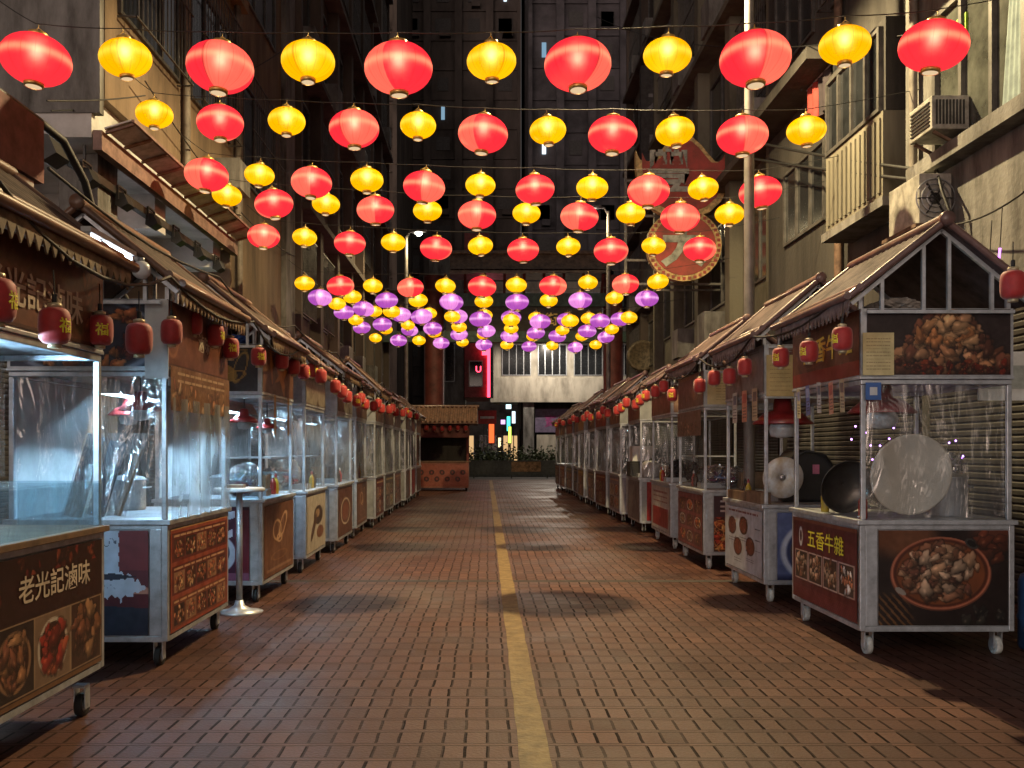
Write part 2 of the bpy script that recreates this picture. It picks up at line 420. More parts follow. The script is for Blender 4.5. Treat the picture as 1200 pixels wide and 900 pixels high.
def shutter(parent, x, y0, y1, z0, z1, s, m=SHUT, name='roller_shutter'):
    """ribbed shutter on a wall facing the street (s: +1 wall at +X)"""
    mb = MB(); n = int((z1-z0)/.075)
    pts = []
    for i in range(n):
        z = z0 + (z1-z0)*i/n; h = (z1-z0)/n
        pts += [(x, z), (x - s*.018, z+h*.25), (x - s*.018, z+h*.75)]
    pts.append((x, z1))
    vs = [(px, y0, pz) for px, pz in pts] + [(px, y1, pz) for px, pz in pts]
    k = len(pts)
    mb.add(vs, [(i, i+1, k+i+1, k+i) for i in range(k-1)])
    mb.box(x+s*.005, x+s*.04, y0, y1, z0, z1)
    return mb.build(name, m, parent)
def side_window(parent, x, y0, y1, z0, z1, s, bars=2, glass=GLASS_D, frame=ALU, name='window', cage=False, prot=.05):
    """a window in a wall that faces the street"""
    xa, xb = x - s*prot, x + s*.02
    mb = MB(); w = .05
    for a, b, c, d in ((y0, y1, z0, z0+w), (y0, y1, z1-w, z1), (y0, y0+w, z0+w, z1-w), (y1-w, y1, z0+w, z1-w)):
        mb.box(xa, xb, a, b, c, d)
    for i in range(1, bars):
        yy = y0 + (y1-y0)*i/bars; mb.box(xa+s*.004, xb, yy-.025, yy+.025, z0+w, z1-w)
    if cage:
        for i in range(int((y1-y0)/.12)):
            yy = y0+.06+i*.12; mb.box(xa-s*.20, xa-s*.185, yy, yy+.014, z0-.05, z1+.05)
        for zz in (z0-.05, (z0+z1)/2, z1+.05): mb.box(xa-s*.205, xa-s*.18, y0, y1, zz, zz+.02)
        for zz in (z0-.05, z1+.05):
            for yy in (y0, y1-.02): mb.box(xa-s*.2, xb, yy, yy+.02, zz, zz+.02)
    o = mb.build(name, frame, parent)
    MB().box(x-s*.012, x+s*.01, y0+w*.9, y1-w*.9, z0+w*.9, z1-w*.9).build('pane', glass, o)
    return o
def front_window(parent, y, x0, x1, z0, z1, bars=2, glass=GLASS_D, frame=ALU, name='window'):
    mb = MB(); w = .06; ya, yb = y-.06, y+.02
    for a, b, c, d in ((x0, x1, z0, z0+w), (x0, x1, z1-w, z1), (x0, x0+w, z0+w, z1-w), (x1-w, x1, z0+w, z1-w)):
        mb.box(a, b, ya, yb, c, d)
    for i in range(1, bars):
        xx = x0 + (x1-x0)*i/bars; mb.box(xx-.03, xx+.03, ya+.004, yb, z0+w, z1-w)
    o = mb.build(name, frame, parent)
    MB().box(x0+w*.9, x1-w*.9, y-.012, y+.01, z0+w*.9, z1-w*.9).build('pane', glass, o)
    return o

LITW = glow('lit_window_white', (.75, .9, 1.0), 1.6)
LITC = glow('lit_window_cool', (.45, .75, 1.0), .5)
LITWARM = glow('lit_window_warm', (1.0, .62, .28), .8)

# ---- arcade tenement on the tube-lit row
t = thing('arcade_tenement', 'stained tenement on pillars whose pale soffit hangs over the blue-lit food carts', 'building', (0, 0, 0))
MB().box(-14, -4.70, 9.0, 13.8, 5.87, 19).build('upper_wall', OCHRE, t)
MB().box(-14, -4.71, 8.90, 8.997, 5.65, 19).build('end_wall', CONC, t)
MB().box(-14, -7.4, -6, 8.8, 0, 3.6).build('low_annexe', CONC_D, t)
MB().box(-14, -4.82, 8.92, 13.75, 5.36, 5.866).build('floor_slab', SOFF, t)
for y in (10.9, 13.2):
    MB().box(-7.2, -4.95, y, y+.36, 4.85, 5.357).build('soffit_beam', SOFF, t)
MB().box(-7.5, -7.2, 8.95, 13.7, 0, 5.355).build('shop_wall', SOFF, t)
for y in (-.5, 2.0, 4.6): shutter(t, -7.36, y, y+2.2, .02, 3.0, -1)
shutter(t, -7.16, 9.6, 12.6, .02, 3.0, -1)
MB().box(-5.5, -5.0, 9.4, 9.9, 0, 5.355).build('pillar', CONC, t)
for y0 in (9.3, 11.5):
    side_window(t, -4.70, y0, y0+1.8, 7.1, 9.1, -1, 3, frame=DARKF, cage=True)
    side_window(t, -4.70, y0, y0+1.8, 10.6, 12.6, -1, 3, frame=DARKF, cage=True)
    side_window(t, -4.70, y0, y0+1.8, 14.0, 15.9, -1, 3, frame=DARKF)
    MB().box(-5.0, -4.698, y0-.1, y0+1.9, 9.2, 9.3).build('window_hood', CONC, t)
MB().box(-4.698, -4.5, 9.0, 13.8, 9.75, 9.95).build('string_course', OCHRE, t)
for y in (11.25, 13.55): MB().tube([(-4.62, y, 5.9), (-4.62, y, 18)], .06).build('drain_pipe', PALEP, t)
for y, z in ((10.2, 9.98), (12.4, 6.0)):
    MB().box(-4.69, -4.2, y, y+.55, z, z+.5).build('air_conditioner', CONC, t)
# flat rib-and-panel awning along the slab edge
PINK = mat('pink_awning_edge', (.24, .15, .125), .7, var=.3)
MB().box(-4.81, -4.70, 8.93, 13.78, 5.21, 5.45).build('awning_beam', PINK, t)
mb = MB()
mb.add([(-4.69,8.97,5.48),(-4.36,8.97,5.58),(-4.36,13.74,5.58),(-4.69,13.74,5.48),(-4.69,8.97,5.50),(-4.36,8.97,5.60),(-4.36,13.74,5.60),(-4.69,13.74,5.50)],
       [(0,1,2,3),(7,6,5,4),(0,4,5,1),(1,5,6,2),(2,6,7,3),(3,7,4,0)])
mb.build('awning_panel', mat('dusty_awning_panel', (.50, .49, .50), .55, var=.3), t)
mb = MB()
for i in range(11):
    y = 9.02 + i*.465; mb.bar((-4.695, y, 5.455), (-4.35, y, 5.56), .03, .03)
mb.bar((-4.34, 8.97, 5.58), (-4.34, 13.74, 5.58), .035); mb.build('awning_rib', PINK, t)

# ---- second building: plain side and light pier, with a green awning
t = thing('rendered_shop_house', 'ochre rendered house with pale corner pier just past the arcade', 'building')
MB().box(-14, -4.88, 13.9, 17.3, 4.4, 21).build('upper_wall', OCHRE, t)
MB().box(-14, -6.6, 13.9, 17.3, 0, 4.395).build('shop_wall', CONC_D, t)
shutter(t, -6.56, 14.2, 17.0, .02, 3.0, -1)
MB().box(-5.0, -4.76, 17.31, 18.1, 0, 19).build('corner_pier', CONC, t)
for z in (6.9, 10.6, 14.2): side_window(t, -4.88, 14.5, 16.7, z, z+2.0, -1, 3, frame=DARKF, cage=(z < 9))
MB().tube([(-4.79, 14.15, 4.5), (-4.79, 14.15, 20)], .06).build('drain_pipe', PALEP, t)
GRN = mat('green_awning_cloth', (.10, .26, .07), .7, var=.4)
t = thing('green_awning', 'green cloth awning with a scalloped edge under the ochre house', 'awning', (-4.95, 11.6, 4.2))
mb = MB()
mb.sheet(lambda a, b: (.72*b, 2.9*a, -.36*b + .02*math.sin(a*40)*b), 40, 4)
mb.sheet(lambda a, b: (.72*b, 2.9*a, -.36*b - .03 + .02*math.sin(a*40)*b), 40, 4)
mb.build('cloth', GRN, t)
mb = MB()
for i in range(3): mb.bar((0, .05+i*1.4, -.06), (.72, .05+i*1.4, -.41), .025)
mb.bar((.72, 0, -.40), (.72, 2.9, -.40), .025); mb.build('awning_frame', ALU, t)

# ---- long dark tenement row further on
def tenement(name, label, s, x, y0, y1, h, wallm, floors, cols, z0=3.9, shop=True, bay=.5, lit=(), seed=1):
    rr = random.Random(seed)
    t = thing(name, label, 'building')
    X = lambda d: x + s*d
    MB().box(X(0), X(9), y0, y1, z0, h).build('upper_wall', wallm, t)
    if shop:
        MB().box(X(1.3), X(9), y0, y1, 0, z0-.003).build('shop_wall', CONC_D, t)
        n = max(1, int((y1-y0)/3))
        for i in range(n):
            a = y0 + (y1-y0)*i/n + .2; shutter(t, X(1.26), a, a+(y1-y0)/n-.4, .02, 2.9, s)
    cw = (y1-y0)/cols
    fh = (h-z0)/floors
    for c in range(cols+1):
        yy = y0 + cw*c
        MB().box(X(-bay*.6), X(.002), max(y0, yy-.16), min(y1, yy+.16), z0, h-.01).build('pilaster', wallm, t)
    for f in range(floors):
        zz = z0 + fh*f
        MB().box(X(-bay), X(-.004), y0+.17, y1-.17, zz, zz+.16).build('balcony_slab', wallm, t)
        for c in range(cols):
            a = y0 + cw*c + .35; b = y0 + cw*(c+1) - .35
            g = lit[(f, c)] if (f, c) in lit else GLASS_D
            side_window(t, X(0), a, b, zz+fh*.32, zz+fh*.86, s, max(2, int((b-a)/.8)), glass=g, frame=DARKF, cage=rr.random() < .45)
            if rr.random() < .5:
                yy = rr.uniform(a, b-.7)
                ac = MB().box(X(-.55), X(-.01), yy, yy+.62, zz+.19, zz+.19+fh*.13+.3).build('air_conditioner', CONC, t)
    for k in range(cols+1):
        yy = y0 + cw*k + .28
        if yy < y1: MB().tube([(X(-.08), yy, z0), (X(-.08), yy, h-.2)], .06).build('drain_pipe', rr.choice([RUST, PALEP]), t)
    return t
tenement('dark_tenement', 'long dark brown tenement of bays and pipes behind the carts with plastic curtains', -1, -4.95, 18.25, 29.8, 30, TOWER2, 7, 5, seed=3, lit={(5, 1): LITC})
tenement('walkup_block', 'tall dark block with thin white lit windows next to the paifang gate', -1, -5.0, 30.0, 35.0, 34, TOWER2, 8, 2, seed=5, lit={(5, 0): LITW, (5, 1): LITC, (6, 0): LITC})

# ---- near building on the other side
t = thing('weathered_house', 'weathered grey concrete house with open window and air conditioners above the beef cart', 'building')
MB().box(5.15, 14, 2, 9.05, 3.2, 17).build('upper_wall', CONC, t)
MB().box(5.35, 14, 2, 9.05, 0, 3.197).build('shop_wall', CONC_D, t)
shutter(t, 5.31, 2.4, 5.4, .02, 3.0, 1); shutter(t, 5.31, 5.7, 8.8, .02, 3.0, 1)
MB().box(4.93, 5.148, 2, 8.65, 4.70, 4.86).build('window_ledge', CONC, t)
LITROOM = mat('room_glass', (.10, .105, .09), .15, var=.5, scale=1.5, spec=.8)
side_window(t, 5.15, 6.95, 8.4, 4.9, 6.5, 1, 3, glass=LITROOM, frame=DARKF, prot=.07)
side_window(t, 5.15, 5.2, 6.6, 4.9, 6.5, 1, 3, glass=LITROOM, frame=DARKF, prot=.07)
CURT = mat('pale_blue_curtain', (.26, .34, .34), .8, var=.2)
MB().sheet(lambda a, b: (5.128 + .006*math.sin(a*25), 7.02 + (.30-.12*b)*a, 4.97 + 1.25*b), 20, 3).build('curtain', CURT, t)
MB().box(5.115, 5.135, 7.86, 8.02, 6.0, 6.25).build('green_sticker', mat('lime_sticker', (.35, .62, .05), .6), t)
MB().box(4.2, 5.148, 2, 9.0, 7.1, 7.35).build('canopy_slab', CONC_D, t)
MB().box(5.0, 5.148, 5.3, 5.75, 3.3, 4.69).build('pilaster', CONC, t)
for y in (6.1, 8.75): MB().tube([(5.07, y, 3.3), (5.07, y, 7.0)], .045).build('drain_pipe', PALEP, t)
for y0 in (3.5, 6.3): side_window(t, 5.15, y0, y0+1.8, 8.2, 9.9, 1, 3)
def ac_window(loc, label):
    t = thing('window_air_conditioner', label, 'air conditioner', loc)
    MB().box(-.40, .0, 0, .55, 0, .36).build('casing', mat('yellowed_casing', (.36, .35, .31), .6, var=.35), t, bevel=.012)
    mb = MB()
    for i in range(9): mb.box(-.36+i*.036, -.343+i*.036, -.012, .001, .05, .31)
    mb.build('grille', BLACK, t)
    mb = MB()
    for i in range(7): mb.box(-.413, -.399, .05, .50, .05+i*.04, .065+i*.04)
    mb.build('coil', BLACK, t)
    mb = MB(); mb.bar((-.36, .06, -.012), (0, .06, -.20), .03); mb.bar((-.36, .5, -.012), (0, .5, -.20), .03)
    mb.build('bracket', RUST, t); return t
ac_window((5.13, 7.82, 4.98), 'yellowed boxy air conditioner sticking out beside the open window')
t = thing('outdoor_condenser', 'pale condenser unit with round fan on rusty wall bracket under the ledge', 'air conditioner', (5.13, 8.12, 4.06))
MB().box(-.36, 0, 0, .80, 0, .56).build('casing', mat('yellowed_casing', (.36, .35, .31), .6), t, bevel=.01)
mb = MB(); mb.lathe([(.0, -.022), (.06, -.022), (.065, -.012)], 16, (-.19, 0, .28), 'y'); 
for k in range(6):
    a = k*math.pi/3; mb.bar((-.19, -.016, .28), (-.19+.19*math.cos(a), -.016, .28+.19*math.sin(a)), .05, .006)
mb.build('fan', BLACK, t)
mb = MB(); 
for r in (.21, .15, .09): mb.lathe([(r, -.03), (r+.012, -.03), (r+.012, -.022), (r, -.022), (r, -.03)], 24, (-.19, 0, .28), 'y')
mb.build('fan_guard', ALU, t)
mb = MB(); mb.box(-.42, 0, -.05, .86, -.045, -.003); mb.bar((-.40, .02, -.05), (0, .02, -.42), .035); mb.bar((-.40, .78, -.05), (0, .78, -.42), .035); mb.build('bracket', RUST, t)
mb = MB(); mb.tube([(-.05, .3, .5), (-.12, .1, .62), (-.2, -.2, .3), (-.1, -.35, -.2), (-.05, -.5, -.6)], .018); mb.build('hose', BLACKP, t)

# enclosed balcony of the next house
BALC = mat('yellowed_siding', (.17, .158, .12), .75, var=.35, scale=1.5, streak=.9, col2=(.07, .062, .045))
t = thing('balcony_house', 'dark house with an enclosed yellowed balcony lit from the street', 'building')
MB().box(5.35, 14, 9.15, 14.0, 3.6, 19).build('upper_wall', CONC_D, t)
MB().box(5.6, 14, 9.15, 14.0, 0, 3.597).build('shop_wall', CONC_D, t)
shutter(t, 5.56, 9.4, 13.6, .02, 3.0, 1)
MB().box(4.95, 5.348, 9.20, 10.75, 4.72, 5.82).build('balcony_front', BALC, t)
mb = MB()
for i in range(12): mb.box(4.925, 4.949, 9.24+i*.125, 9.30+i*.125, 4.80, 5.74)
mb.build('balcony_siding', BALC, t)
MB().box(4.90, 5.345, 9.12, 10.80, 4.60, 4.716).build('balcony_slab', CONC, t)
side_window(t, 4.97, 9.25, 10.72, 5.83, 6.9, 1, 4, frame=DARKF)
MB().box(4.985, 5.347, 9.20, 10.75, 5.825, 7.0).build('balcony_room', CONC_D, t)
for z in (8.4, 11.6): side_window(t, 5.35, 9.6, 11.4, z, z+1.7, 1, 3, cage=True, frame=DARKF); side_window(t, 5.35, 12.0, 13.6, z, z+1.7, 1, 3, frame=DARKF)
for z in (7.4, 10.6): MB().box(4.75, 5.345, 10.95, 13.95, z, z+.18).build('balcony_slab', CONC_D, t)
side_window(t, 5.35, 11.6, 13.2, 5.2, 6.5, 1, 3, frame=DARKF)
MB().tube([(5.27, 11.05, 3.7), (5.27, 11.05, 18)], .06).build('drain_pipe', RUST, t)
tenement('stained_tenement', 'stained greenish concrete tenement with slabs behind the pawnshop signboard', 1, 5.7, 14.1, 24.0, 26, mat('greenish_concrete', (.12, .11, .08), .9, var=.55, scale=1.2, streak=.6, bump=.4, bscale=12, col2=(.05, .045, .03)), 6, 4, seed=11)
tenement('corner_tenement', 'dark tenement at the far street corner beside the paifang column', 1, 6.6, 24.2, 33.5, 24, TOWER2, 6, 3, seed=13)

# ---- towers beyond
def tower(label, x0, x1, y, h, lit, m=TOWER, seed=1, ww=1.1, fh=2.9):
    rr = random.Random(seed)
    t = thing('tower_block', label, 'building')
    MB().box(x0, x1, y, y+14, 0, h).build('wall', m, t)
    mb = MB(); n = int((x1-x0)/2.6)
    for i in range(n+1):
        xx = x0 + (x1-x0)*i/n; mb.box(max(x0, xx-.35), min(x1, xx+.35), y-.5, y-.003, 3, h-.5)
    mb.build('bay_rib', m, t)
    mb = MB()
    for k in range(int(h/fh)-1):
        mb.box(x0+.02, x1-.02, y-.12, y-.004, 4+k*fh, 4.2+k*fh)
    mb.build('floor_band', m, t)
    for q in range(46):
        i, k = rr.randrange(n), rr.randrange(2, int(h/fh)-3)
        if (i, k) in [(a[0], a[1]) for a in lit]: continue
        xx = x0 + (x1-x0)*(i+.5)/n; w = rr.uniform(.9, 1.5)
        MB().box(xx-w/2, xx+w/2, y-.08, y-.006, 4.9+k*fh, 6.2+k*fh).build('window', TGLASS, t)
        if q % 3 == 0: MB().box(xx-w*.2, xx+w*.5, y-.55, y-.01, 4.25+k*fh, 4.8+k*fh).build('air_conditioner', m, t)
    for (i, k, mm, w) in lit:
        xx = x0 + (x1-x0)*(i+.5)/n
        o = MB().box(xx-w/2, xx+w/2, y-.10, y-.006, 5.0+k*fh, 6.3+k*fh).build('window', mm, t)
    return t
tower('very dark wide tower block rising behind the gate, few blue windows', -9, 3.2, 72, 62, [(3, 5, LITC, .6), (2, 15, LITC, .5), (3, 14, LITW, .3), (1, 10, LITC, .35), (4, 12, LITC, .4)], seed=2)
tower('dark tower block with bluish side standing behind the pawnshop signboard', 3.6, 15, 66, 58, [(0, 13, LITC, .4), (0, 11, LITC, .4), (0, 8, LITW, .35)], mat('tower_wall_bluish', (.088, .078, .088), .9, var=.4, scale=.4), seed=4)
tower('slim brown tower block far back between the dark ones', -22, -7.4, 60, 66, [(3, 12, LITW, .4), (3, 14, LITC, .4)], TOWER2, seed=6)

def laundry(p, label, cols):
    t = thing('hanging_laundry', label, 'laundry', tuple(p))
    MB().tube([(-.1, -.8, 0), (-.1, .9, .02)], .012, 6).build('pole', ALU, t)
    for k, (y, w, h, m) in enumerate(cols):
        mb = MB()
        for off in (0, .02): mb.sheet(lambda a, b: (-.1+off+.03*math.sin(a*9+k), y+w*(a-.5)*(1-.25*b*(k % 2)), -h*b), 16, 6)
        mb.build('garment', m, t)
laundry(at(976, 82, 11.2), 'dark clothes and a red garment drying on a pole past the enclosed balcony', [(-.5, .5, .75, BLACK), (.1, .45, .6, mat('dark_cloth', (.04, .03, .035), .9)), (.6, .35, .55, mat('red_cloth', (.35, .05, .04), .9))])

# ------------------------------------------------------------ far end of the street
RED = mat('gate_red_paint', (.17, .035, .026), .6, var=.35, scale=2)
GOLD = mat('gilt', (.60, .40, .10), .4, metal=.5, var=.3)
TEAL = mat('glazed_green', (.06, .12, .09), .5, var=.4)
t = thing('paifang_gate', 'traditional street gate with red columns, tiled roofs and gilt name board', 'gate', (1.65, 34, 0))
for x in (-4.15, 4.15):
    c = MB().lathe([(.62, 0), (.62, .5), (.46, .62), (.46, 9.3), (.5, 9.4), (.5, 9.6)], 20, (x, 0, 0)).build('column', RED, t)
    MB().box(x-.75, x+.75, -.75, .75, 0, .35).build('plinth', CONC, c)
for x in (-8.6, 8.9): MB().lathe([(.42, 0), (.42, 8.0)], 16, (x, 0, 0)).build('column', RED, t)
MB().box(-9.2, 9.4, -.22, .22, 6.55, 7.05).build('lower_beam', TEAL, t)
MB().box(-4.6, 4.6, -.26, .26, 8.2, 8.8).build('upper_beam', TEAL, t)
MB().box(-3.6, 3.6, -.14, .14, 7.05, 8.2).build('name_board', mat('board_dark', (.06, .045, .035), .6), t)
lettering('廟街', GOLD, t, (.95, -.145, 7.62), (1,0,0), (0,0,1), .62)
def tiled_roof(x0, x1, z, rise, half, parent, m):
    mb = MB(); n = int((x1-x0)/.22)
    for s in (-1, 1):
        mb.sheet(lambda a, b: (x0+(x1-x0)*a + 0, s*half*b, z + rise*(1-b)**1.4 + .035*abs(math.sin(a*n*math.pi))), n*4, 5)
    mb.box(x0, x1, -half*.92, half*.92, z-.14, z-.02)
    mb.tube([(x0-.1, 0, z+rise+.06), (x1+.1, 0, z+rise+.06)], .12)
    for xx in (x0, x1): mb.bar((xx, 0, z+rise+.05), (xx+(.35 if xx==x1 else -.35), 0, z+rise+.5), .12)
    return mb.build('tiled_roof', m, parent)
ROOFG = mat('glazed_roof_tile', (.20, .13, .08), .45, var=.4, scale=4)
tiled_roof(-3.4, 3.8, 9.75, .9, 1.0, t, ROOFG)
tiled_roof(-9.3, -4.7, 8.1, .7, .9, t, ROOFG); tiled_roof(4.8, 9.5, 8.1, .7, .9, t, ROOFG)
for i in range(9): MB().bar((-3.6+i*.9, -.02, 8.82), (-3.6+i*.9, -.75, 9.6), .12).build('bracket', RED, t)

# pale corner building with a band of windows over a violet shop sign
t = thing('verandah_building', 'pale corner building with a band of windows above violet shop sign', 'building', (0, 48, 0))
MB().box(.35, 13, 0, 9, 5.0, 12.6).build('upper_wall', CREAM, t)
MB().box(.15, 13, -.35, -.003, 4.7, 4.95).build('slab_edge', CREAM, t)
MB().box(.35, 13, -.28, -.003, 4.95, 6.3).build('parapet', CREAM, t)
for i in range(5):
    x = .9 + i*2.35
    front_window(t, 0, x, x+1.9, 6.45, 8.5, 4, glass=LITC if i == 8 else GLASS_D)
    front_window(t, 0, x, x+1.9, 9.9, 11.9, 3)
MB().box(.35, 13, -.2, -.004, 9.0, 9.3).build('string_course', CREAM, t)
MB().box(2.2, 13, 1.5, 9, 0, 4.995).build('shop_wall', CONC_D, t)
MB().box(2.3, 3.0, -.1, .6, 0, 4.69).build('pillar', CONC, t)
shutter(t, 2.1, 1.6, 6, .02, 3, 1)
VIO = mat('violet_sign_face', (.15, .12, .20), .5, var=.25)
b = MB().box(3.1, 8.5, .4, .6, 2.75, 4.3).build('shop_sign', VIO, t)
lettering('寶湖酒家', mat('purple_letters', (.28, .05, .18), .5), b, (5.4, .395, 3.5), (1,0,0), (0,0,1), .85)
MB().box(3.2, 4.6, .5, .56, 0, 2.6).build('shop_door', CREAM, t)
# red neon pillar building
NEON_R = glow('red_neon', (1.0, .05, .10), 5.0)
NEON_P = glow('pink_neon', (1.0, .45, .55), 3.0)
t = thing('neon_shop_block', 'narrow red fronted block edged with glowing red neon beyond the gate', 'building', (0, 42, 0))
MB().box(-1.35, .05, 0, 5, 4.6, 14).build('wall', mat('red_fascia', (.28, .06, .06), .6, var=.3), t)
MB().box(-3.4, -1.4, .4, 6, 0, 13).build('side_wall', CONC, t)
MB().box(-.05, .12, -.14, -.01, 4.6, 8.0).build('neon_edge', NEON_R, t)
b = MB().box(-.45, .5, -.3, -.02, 7.9, 8.5).build('neon_panel', NEON_P, t)
b = MB().box(-.35, .05, -.26, -.02, 7.0, 7.75).build('neon_panel', NEON_R, t)
front_window(t, 0, -1.1, -.3, 5.2, 6.7, 1)
lettering('U', NEON_R, t, (-.55, -.07, 6.2), (1,0,0), (0,0,1), .5)
front_window(t, .4, -3.1, -1.9, 5.5, 8.5, 2); front_window(t, .4, -3.1, -1.9, .2, 3.2, 2)
b = MB().box(-2.15, -1.55, .2, .38, 8.0, 8.2).build('lit_sign', LITW, t)
# street beyond: bits of lit signs, each its own
def lit_sign(loc, w, h, m, label, d=.18, post=True):
    t = thing('lit_sign', label, 'sign', loc)
    MB().box(-w/2, w/2, 0, d, -h/2, h/2).build('lit_face', m, t)
    MB().box(-w/2-.05, w/2+.05, d, d+.08, -h/2-.05, h/2+.05).build('backing', BLACK, t)
    MB().box(-.04, .04, d+.08, d+.20, -loc[2], h/2).build('post', BLACK, t)
Yf = 62
for (x0, y0, x1, y1, mm, lab) in (
    (573, 497, 579, 519, glow('orange_red_lit', (1.0, .12, .03), 2.0), 'orange red upright lit sign far down the street'),
    (596, 500, 599, 519, glow('lime_lit', (.75, 1.0, .12), 2.4), 'thin lime yellow upright lit sign past the hedge'),
    (594, 488, 598, 505, glow('turquoise_lit', (.10, .85, .75), 1.8), 'turquoise upright lit sign past the hedge'),
    (600, 482, 604, 496, LITW, 'white upright lit sign highest past the hedge'),
    (593, 473, 599, 479, glow('ice_lit', (.65, .95, 1.0), 2.2), 'small ice blue square lit sign above the turquoise one'),
    (584, 513, 587, 524, glow('cream_lit', (1.0, .75, .4), 2.2), 'small cream lit sign low beside the red neon block'),
    (562, 488, 572, 496, LITW, 'white shop light box above the parked car'),
    (587, 492, 592, 497, glow('lilac_lit', (.85, .45, 1.0), 1.8), 'small lilac square lit sign next to the turquoise one')):
    p = at((x0+x1)/2, (y0+y1)/2, Yf); lit_sign(p, (x1-x0)*Yf/F, (y1-y0)*Yf/F, mm, lab); Yf += .5
t = thing('street_block', 'dim shop block closing the far side street beyond the hedge', 'building', (0, 72.0, 0))
for i in range(4): pass
MB().box(-6, 6, -4.2, -4.0, 0, 8).build('wall', mat('dim_shopfront', (.10, .09, .085), .8, var=.5, scale=.8), t)
for i in range(5): front_window(t, -4.2, -5+i*2.1, -3.4+i*2.1, .4, 3, 2, glass=(LITWARM if i in (1, 3) else GLASS_D))

# hedge, barrier, car, no-entry sign
HEDGE = mat('hedge_leaf', (.055, .085, .03), .6, var=.6, scale=20)
t = thing('planter_hedge', 'low leafy hedge growing in a long grey planter behind the barrier', 'hedge', (1.9, 43.2, 0))
MB().box(-3.3, 4.2, 0, .9, 0, .95).build('planter', mat('planter_grey', (.10, .11, .12), .8), t)
mb = MB(); rr = random.Random(5)
for i in range(1500):
    c = Vector((rr.uniform(-3.3, 4.2), rr.uniform(-.05, .95), .95 + abs(rr.gauss(.25, .25)) * (1 + .4*math.sin(i)))); 
    a = Vector((rr.gauss(0,1), rr.gauss(0,1), rr.gauss(0,1))).normalized(); b = a.cross(Vector((rr.gauss(0,1), rr.gauss(0,1), 1))).normalized()
    s = rr.uniform(.07, .15); mb.add([c-a*s, c+b*s*.5, c+a*s, c-b*s*.5], [(0,1,2,3)])
mb.build('foliage', HEDGE, t)
GALV = mat('dull_galvanised', (.07, .075, .08), .6, metal=.3)
t = thing('crowd_barrier', 'long dark metal barrier with tan notice board across the street end', 'barrier', (1.2, 41, 0))
mb = MB()
mb.box(-2.4, 2.6, -.03, .03, .2, .26); mb.box(-2.4, 2.6, -.03, .03, .95, 1.0)
mb.build('rail', GALV, t)
MB().box(-2.4, 2.6, -.018, .018, .262, .948).build('mesh_panel', GALV, t)
for x in (-2.0, .1, 2.1):
    MB().box(x-.035, x+.035, -.036, .036, 0, .198).build('leg', GALV, t)
b = MB().box(.1, 1.75, -.055, -.034, .37, .93).build('notice_board', mat('tan_board', (.30, .17, .09), .7, var=.5, scale=7), t)
t = thing('parked_car', 'dark car with a pale windscreen pillar parked beyond the hedge', 'car', (-.55, 47.5, 0))
CARP = mat('car_paint_dark', (.03, .035, .04), .3, coat=.5)
prof = [(-2.1,.35),(-2.15,.75),(-1.5,.95),(-.9,1.05),(-.3,1.48),(.9,1.5),(1.7,1.1),(2.1,1.0),(2.15,.4)]
MB().prism(prof, lambda a, b, w: (w, a, b), 1.75).build('body', CARP, t, bevel=.06)
mb = MB(); mb.add([(.12,-.93,1.06),(1.63,-.93,1.06),(1.55,-.36,1.47),(.2,-.36,1.47)], [(0,1,2,3)]); mb.build('windscreen', GLASS_D, t)
for x in (.2, 1.55): MB().lathe([(.0,-2.17),(.12,-2.17),(.13,-2.1)], 14, (x, 0, .72), 'y').build('headlight', LITW if x > 1 else ALU, t)
for x in (-.02, 1.57):
    for y in (-1.35, 1.35): MB().lathe([(0, 0), (.3, 0), (.33, .04), (.33, .18), (.3, .2), (0, .2)], 18, (x, y, .33), 'x').build('wheel', BLACK, t)
t = thing('no_entry_sign', 'red no entry sign with white bar on a grey post', 'sign', tuple(at(571, 488, 44)*Vector((1,1,0)) if False else (at(571,488,44).x, 44, 0)))
MB().tube([(0, .05, 0), (0, .05, 3.9)], .04).build('post', GALV, t)
d = MB().box(-.55, .55, -.03, .01, 3.15, 3.95).build('disc', mat('sign_red', (.45, .03, .03), .5), t)
MB().box(-.42, .42, -.05, -.031, 3.46, 3.6).build('bar', mat('sign_white', (.75, .75, .75), .5), d)
MB().bar((-2.6, .06, 3.98), (.6, .06, 3.98), .08).build('arm', GALV, t)

# ------------------------------------------------------------ pawnshop signboard and its truss
SIGNR = mat('faded_sign_red', (.36, .06, .045), .7, var=.55, scale=2.5, col2=(.18, .06, .04))
SIGNG = mat('aged_gilt_trim', (.62, .44, .17), .6, var=.45, scale=10)
SIGNW = mat('dusty_green_white', (.40, .42, .34), .7, var=.4)
PC = at(802, 245, 17.2)
t = thing('pawnshop_sign', 'large red bat-and-coin pawnshop signboard with gilt border high over the carts', 'sign', (PC.x, PC.y, PC.z))
k = 17.2/F
def px(x, y): return ((x-802)*k, (245-y)*k)
bat = [(745,176),(750,187),(760,189),(770,183),(778,172),(786,164),(795,160),(803,158),(812,161),(822,170),(830,180),(838,189),(846,190),(853,185),(858,176),(857,200),(853,220),(845,236),(832,248),(818,254),(800,256),(782,254),(767,246),(755,233),(748,215),(745,195)]
def inset(poly, f):
    cx = sum(p[0] for p in poly)/len(poly); cy = sum(p[1] for p in poly)/len(poly)
    return [(cx+(x-cx)*f, cy+(y-cy)*f) for x, y in poly]
def layer(poly, y0, d, m, name): return MB().prism([px(*p) for p in poly], lambda a, b, w: (a, y0+w, b), d).build(name, m, t)
layer(bat, 0, .20, SIGNG, 'bat_rim'); layer(inset(bat, .87), -.02, .1, SIGNR, 'bat_face')
circ = [(801+44*math.cos(a*math.pi/24), 288+42*math.sin(a*math.pi/24)) for a in range(48)]
